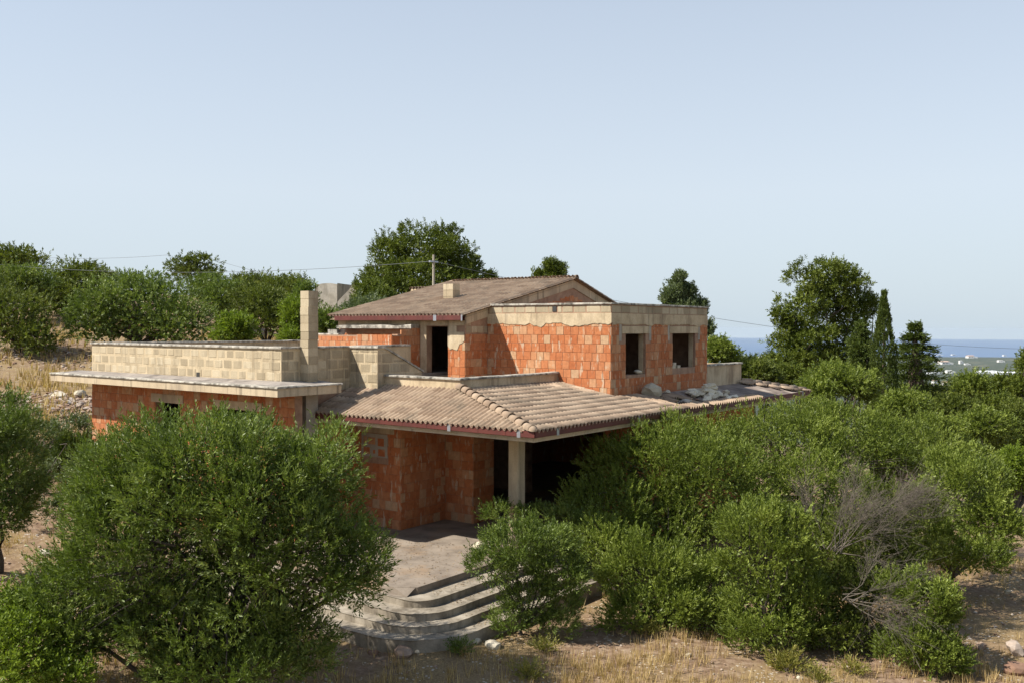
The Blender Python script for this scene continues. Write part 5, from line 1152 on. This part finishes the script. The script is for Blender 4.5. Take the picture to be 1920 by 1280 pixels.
# far buildings on the plain
def far_house(label, px, py, wpx, hpx, kind='white', dpt=None):
    d = ray(px, py); t = 300.0
    while t < 12000:
        p = CAM+d*t
        if p[2] <= gz(p[0], p[1]): break
        t *= 1.004
    p = CAM+d*t; g = gz(p[0], p[1]); w = wpx*t/F_PX; h = hpx*t/F_PX; dp = dpt or w*0.7
    name = {'white': 'white_house', 'green': 'greenhouse', 'red': 'farmhouse'}[kind]
    root = empty(name, (p[0], p[1], g)); tag(root, label, {'white': 'house', 'green': 'greenhouse', 'red': 'house'}[kind], 'buildings on the plain'); R_ = Matrix.Translation((p[0], p[1], g)) @ Matrix.Rotation(YAW+RNG.uniform(-.15, .15), 4, 'Z')
    def put(nm, mb, mt):
        V = [R_ @ Vector(v) for v in mb.v]; return obj(nm, mesh_py(nm, V, mb.f, M[mt]), root)
    if kind == 'green':
        n = max(2, int(wpx/9)); s = w/n
        for k in range(n):
            mb = MB(); x0_ = -w/2+k*s; pr = [(x0_+s*(0.5-0.5*math.cos(a)), h*(0.45+0.55*math.sin(a))) for a in np.linspace(0, math.pi, 7)]; pr = [(x0_, 0)]+pr+[(x0_+s*0.98, 0)]; m = len(pr)
            mb.add([(a, 0, b) for a, b in pr]+[(a, dp, b) for a, b in pr], [tuple(range(m)), tuple(range(m, 2*m))[::-1]]+[(i, m+i, m+(i+1) % m, (i+1) % m) for i in range(m)]); put('tunnel', mb, 'poly')
    else:
        mb = MB(); mb.box(-w/2, w*0.1, 0, dp, -h, h); mb.box(w*0.1, w/2, dp*0.2, dp*0.9, -h, h*0.65); put('wall', mb, 'whitewash')
        mb = MB(); a, b = -w/2-w*.02, w*0.12; mb.add([(a, -dp*.03, h), (b, -dp*.03, h), (b, dp*1.03, h), (a, dp*1.03, h), (a, dp*.5, h*1.35 if kind == 'red' else h*1.06), (b, dp*.5, h*1.35 if kind == 'red' else h*1.06)], [(0, 1, 5, 4), (2, 3, 4, 5), (1, 2, 5), (3, 0, 4), (0, 3, 2, 1)]); put('roof', mb, 'roofred' if kind == 'red' else 'whitewash')
        for k in range(2):
            mb = MB(); x0_ = -w*0.4+k*w*0.25; mb.box(x0_, x0_+w*0.08, -w*0.006, 0.0, h*0.3, h*0.65); put('window', mb, 'opening')
FH = [(1778, 683, 24, 5, 'red', 'large pale farmhouse on the plain right of the pointed conifer'), (1804, 682, 8, 6, 'white', 'small white house right of the large pale farmhouse'), (1815, 684, 10, 3, 'white', 'low white shed beside the small white house on the plain'),
      (1825, 671, 18, 4, 'red', 'long low building near the coast above the small white house'), (1790, 667, 9, 3, 'white', 'white house on the coast right of the cypress'), (1763, 667, 12, 3, 'white', 'row of white houses on the coast beside the pointed conifer'), (1885, 668, 7, 3, 'white', 'white house on the coast near the right edge'),
      (1879, 679, 12, 4, 'white', 'white villa on the plain near the right edge'), (1858, 700, 40, 5, 'green', 'large white greenhouse range on the plain near the right edge'), (1895, 702, 46, 5, 'green', 'second white greenhouse range at the right edge'), (1757, 701, 24, 4, 'green', 'greenhouses on the plain left of the round green tree'), (1784, 700, 16, 6, 'white', 'white barn between two greenhouse ranges'),
      (1428, 672, 10, 4, 'white', 'white house on the plain left of the spreading pine'), (1432, 678, 14, 4, 'white', 'second white house just below the one left of the spreading pine'), (1392, 676, 7, 3, 'white', 'small white house on the plain beyond the far parapet'), (1450, 702, 12, 5, 'white', 'white house seen low between shrubs left of the spreading pine'), (1757, 722, 12, 9, 'red', 'cream house with a tiled roof low on the slope below the pointed conifer'), (1780, 722, 18, 6, 'red', 'long cream house with a tiled roof beside it low on the slope')]
for (px, py, w, h, kd, lb) in FH: far_house(lb, px, py, w, h, kd)

# ------------------------------------------------------------------ ground cover
def free(x, y, margin=0.0):
    """outside the house and the steps"""
    m = margin
    ins = ((x > -21.0-m) & (x < -4.0+m) & (y > -3.4-m) & (y < 16)) | ((x > -12-m) & (x < -2.3+m) & (y > -6.25-m) & (y < 0.7+m))
    return ~ins
def scatter(n, xr, yr, rng, dens=None):
    X = rng.uniform(*xr, n); Y = rng.uniform(*yr, n); x, y = from_ld(X, Y); ok = free(x, y, 0.05)
    if dens is not None: ok &= rng.random(n) < dens(x, y)
    return x[ok], y[ok]
def fbm(x, y, s):
    return 0.5+0.25*wob(x, y, s, 5)+0.16*wob(x, y, s*0.43, 6)+0.1*wob(x, y, s*0.19, 7)
def grass_mesh(name, x, y, h, w, rng, mat, tuft=7, lean=0.45):
    n = len(x); x = np.repeat(x, tuft)+rng.normal(0, 0.035, n*tuft); y = np.repeat(y, tuft)+rng.normal(0, 0.035, n*tuft); z = ground_z(x, y)
    hh = h*rng.uniform(0.4, 1.25, n*tuft); a = rng.uniform(0, 6.28, n*tuft); l = lean*hh*rng.uniform(0.2, 1.2, n*tuft)
    B = np.stack([x, y, z-0.01], 1); D = np.stack([np.cos(a)*l, np.sin(a)*l, hh], 1); S = np.stack([-np.sin(a), np.cos(a), 0*a], 1)*(w/2)
    V = np.stack([B-S, B+S, B+D*0.6+S*0.7-np.array([0, 0, 0])*1, B+D], 1).reshape(-1, 3)
    return mesh_np(name, V, np.arange(4*n*tuft, dtype=np.int32).reshape(-1, 4), M[mat], rng.random(n*tuft))
rg = np.random.default_rng(5)
gx1, gy1 = scatter(22000, (-14, 15), (15.5, 31), rg, lambda x, y: np.clip((fbm(x, y, 1.7)-0.46)*3.2, 0.02, 0.9))
gx3, gy3 = scatter(2600, (-2.5, 9.5), (15.6, 18.9), rg, lambda x, y: np.clip((fbm(x, y, 1.1)-0.40)*4.0, 0.03, 0.95))
gx1 = np.concatenate([gx1, gx3]); gy1 = np.concatenate([gy1, gy3])
o = obj('dry_grass', grass_mesh('dry_grass', gx1, gy1, 0.24, 0.012, rg, 'straw', 6)); tag(o, 'dry straw-coloured grass on the ground around the house', 'grass', kind='stuff')
gx2, gy2 = scatter(9000, (-34, -12), (28, 62), rg, lambda x, y: np.clip((fbm(x, y, 2.5)-0.35)*2.5, 0.05, 0.9))
o = obj('dry_grass', grass_mesh('dry_grass', gx2, gy2, 0.45, 0.035, rg, 'straw', 5)); tag(o, 'tall dry grass on the bank at the left behind the olive tree', 'grass', kind='stuff')
lx, ly = scatter(15000, (-11, 13), (15.5, 27), rg, lambda x, y: np.clip(0.35+fbm(x, y, 0.9)-0.4, 0.05, 0.9)); ln = len(lx); lz = ground_z(lx, ly)
lb = np.stack([lx, ly, lz+0.012], 1); la = rg.uniform(0, 6.28, ln); ld = np.stack([np.cos(la), np.sin(la), rg.normal(0, 0.25, ln)], 1)*rg.uniform(0.03, 0.13, (ln, 1)); ls = np.stack([-np.sin(la), np.cos(la), rg.normal(0, 0.3, ln)], 1)*rg.uniform(0.004, 0.014, (ln, 1))
M['litter'] = mat_mix('leaf_litter', [(0.07, 0.045, 0.025), (0.20, 0.13, 0.065), (0.36, 0.27, 0.15)], 2, 30, use_rand=0.9, lo=0.1, hi=0.9)
o = obj('leaf_litter', mesh_np('leaf_litter', np.stack([lb, lb+ld*0.5+ls, lb+ld, lb+ld*0.5-ls], 1).reshape(-1, 3), np.arange(4*ln, dtype=np.int32).reshape(-1, 4), M['litter'], rg.random(ln))); tag(o, 'dry leaves and straw bits lying on the ground', 'litter', kind='stuff')
# gravel and field stones
rk = [rock_mesh('gravel', M['soil_stone'], 200+i, 1, 0.85, 0.6, sub=1) for i in range(4)]
def stones(name, x, y, smin, smax, rng, label, mat='soil_stone'):
    Vs, Fs, rn, nn = [], [], [], 0; base = [(np.array([v.co[:] for v in me.vertices]), np.array([p.vertices[:] for p in me.polygons])) for me in rk]; z = ground_z(x, y)
    for i in range(len(x)):
        v, f = base[i % 4]; s = smin+(smax-smin)*rng.random()**3; c, sn = math.cos(i*2.4), math.sin(i*2.4)
        w = v*s*np.array([1, 1, rng.uniform(.6, 1.1)]); w = np.stack([w[:, 0]*c-w[:, 1]*sn, w[:, 0]*sn+w[:, 1]*c, w[:, 2]], 1)+np.array([x[i], y[i], z[i]+s*0.2]); Vs.append(w); Fs.append(f+nn); nn += len(v); rn += [rng.random()]*len(f)
    o = obj(name, mesh_np(name, np.concatenate(Vs), np.concatenate(Fs), M[mat], rn)); tag(o, label, 'stones', kind='stuff')
sx1, sy1 = scatter(9000, (-14, 15), (15.5, 30), rg, lambda x, y: np.clip((0.64-fbm(x, y, 1.7))*3.0, 0.10, 0.9)); stones('gravel', sx1, sy1, 0.012, 0.06, rg, 'pale gravel and small stones on the ground')
def rubble_z(x, y): return ground_z(x, y)
X = rg.normal(-18.4, 1.9, 1500); Y = rg.normal(37.2, 1.0, 1500); x, y = from_ld(X, Y); stones('rubble', x, y, 0.04, 0.20, rg, 'bank of reddish rubble stones left of the house')
X = rg.uniform(-26, -17, 500); Y = rg.normal(46.5, 1.2, 500); x, y = from_ld(X, Y); stones('rubble', x, y, 0.05, 0.2, rg, 'dark stony bank under the trees at the left')
# single stones large enough to pick out
def at_ground(px, py):
    d = ray(px, py); t = 12.0
    while t < 90:
        p = CAM+d*t
        if p[2] <= gz(p[0], p[1]): return p
        t += 0.05
    return p
SS = [(755, 1228, 0.22, 'grey field stone lying under the lowest curved step'), (785, 1222, 0.12, 'small stone right of the grey stone under the lowest step'), (925, 1212, 0.2, 'flat grey slab fragment at the right end of the lowest curved step'), (1062, 1128, 0.14, 'stone beside the right end of the steps'), (1075, 1120, 0.10, 'smaller stone beside the right end of the steps'),
      (700, 1225, 0.12, 'stone half hidden under the olive branches by the lowest step'), (1888, 1112, 0.12, 'white stone on the dry slope near the right edge'), (1905, 1225, 0.32, 'large weathered rock at the lower right edge'), (1905, 1262, 0.28, 'large weathered rock in the bottom right corner'), (1840, 1215, 0.16, 'pale stone right of the leafy shrub at lower right'), (1500, 1272, 0.09, 'white stone at the bottom edge below the dead branches'), (1290, 1230, 0.08, 'small white stone on the gravel at the bottom'), (85, 1040, 0.2, 'pale stone on the bare soil at the left edge'), (895, 1205, 0.14, 'stone touching the lowest curved step under the small weed'),
      (110, 745, 0.35, 'white boulder on top of the rubble bank'), (70, 770, 0.28, 'pale boulder at the left part of the rubble bank'), (150, 742, 0.32, 'white boulder on the rubble bank nearest the house')]
for i, (px, py, s, lb) in enumerate(SS):
    p = at_ground(px, py); single_rock('field_stone', lb, 'stone', (p[0], p[1], gz(p[0], p[1])+s*0.25), (s, s*RNG.uniform(.7, 1), s*RNG.uniform(.45, .65)), 300+i, 'soil_stone' if i in (7, 8, 9, 0, 5) else 'stone', RNG.uniform(0, 6))
p = (-5.0, -0.95); single_rock('field_stone', 'pale boulder lying on the porch floor left of the column', 'stone', (-5.0, -1.2, 0.12), (0.22, 0.2, 0.16), 330)
pn = 900; pu = RNG.uniform(-9, -4.1, pn); pv_ = RNG.uniform(-4.8, -0.8, pn); pa = RNG.uniform(0, 6.28, pn); pz = np.full(pn, 0.006)
kk = RNG.integers(0, 4, 700); du = np.array([-3.78, -3.30, -2.92, -2.55])[kk]+RNG.uniform(-.15, .12, 700); dv_ = RNG.uniform(-4.4, 0.5, 700); pu = np.concatenate([pu, du]); pv_ = np.concatenate([pv_, dv_]); pz = np.concatenate([pz, np.array([-0.155, -0.31, -0.465, -0.62])[kk]+0.008]); pa = np.concatenate([pa, RNG.uniform(0, 6.28, 700)]); pn = len(pu)
pb = np.stack([pu, pv_, pz], 1); pd_ = np.stack([np.cos(pa), np.sin(pa), RNG.uniform(0, 0.2, pn)], 1)*RNG.uniform(0.03, 0.09, (pn, 1)); ps = np.stack([-np.sin(pa), np.cos(pa), 0*pa], 1)*RNG.uniform(0.005, 0.016, (pn, 1))
o = obj('leaf_litter', mesh_np('leaf_litter', np.stack([pb, pb+pd_*0.5+ps, pb+pd_, pb+pd_*0.5-ps], 1).reshape(-1, 3), np.arange(4*pn, dtype=np.int32).reshape(-1, 4), M['litter'], RNG.random(pn))); tag(o, 'dry leaves lying on the porch floor and the steps', 'litter', kind='stuff')
# weeds
def weed(label, px, py, s, mat, n=90):
    p = at_ground(px, py); rng = np.random.default_rng(int(px)); base = (p[0], p[1], gz(p[0], p[1])); root = empty('weed', base); tag(root, label, 'weed', 'weeds on the dry ground')
    d = sph(rng, n); d[:, 2] = np.abs(d[:, 2])+0.35; A = norm(d); P = np.array(base)+A*rng.uniform(0.1, 1, (n, 1))*s*np.array([1, 1, 0.8]); obj('leaves', to_mesh('leaves', [leaf_quads(rng, P, A, 9, s*0.5, s*0.2, s*0.06, 0.6)], M[mat]), root)
    obj('stems', tubes_mesh('stems', [([np.array(base), (np.array(base)+q)/2+rng.normal(0, .01, 3), q] if False else [np.array(base), np.array(base)*0.5+q*0.5+rng.normal(0, .02, 3), q], [0.006, 0.004, 0.002]) for q in P[:25]], M['dead'], 4), root)
weed('low yellow-green weed at the foot of the small olive by the steps', 1020, 1222, 0.32, 'weed'); weed('upright green weed between the small olive and the dark shrub', 1212, 1190, 0.34, 'weed'); weed('spreading brownish green weed at the bottom below the round bush', 1475, 1258, 0.42, 'weed', 140)
weed('yellow weed at the bottom edge below the dead branches', 1535, 1280, 0.3, 'weed'); weed('green weed growing in front of the lowest curved step', 862, 1226, 0.30, 'olive'); weed('brownish weed at the bottom centre', 990, 1275, 0.35, 'weed'); weed('dry bush at the right of the gravel under the dead branches', 1600, 1262, 0.3, 'weed')

# ------------------------------------------------------------------ haze: one closed box of air round the whole scene
mb = MB(); hx, hy = from_ld(0, 15000); H_ = 42000
mb.box(hx-H_, hx+H_, hy-H_, hy+H_, -900, 24)
haze = mb.build('haze', None); tag(haze, kind='stuff')
hm_ = bpy.data.materials.new('haze_air'); hm_.use_nodes = True; ht = hm_.node_tree; ht.nodes.clear()
ho = ht.nodes.new('ShaderNodeOutputMaterial'); pv = ht.nodes.new('ShaderNodeVolumePrincipled'); pv.inputs['Color'].default_value = (0.66, 0.765, 0.87, 1); pv.inputs['Density'].default_value = 1.7e-5; pv.inputs['Anisotropy'].default_value = 0.0
ht.links.new(pv.outputs[0], ho.inputs['Volume']); haze.data.materials.append(hm_)
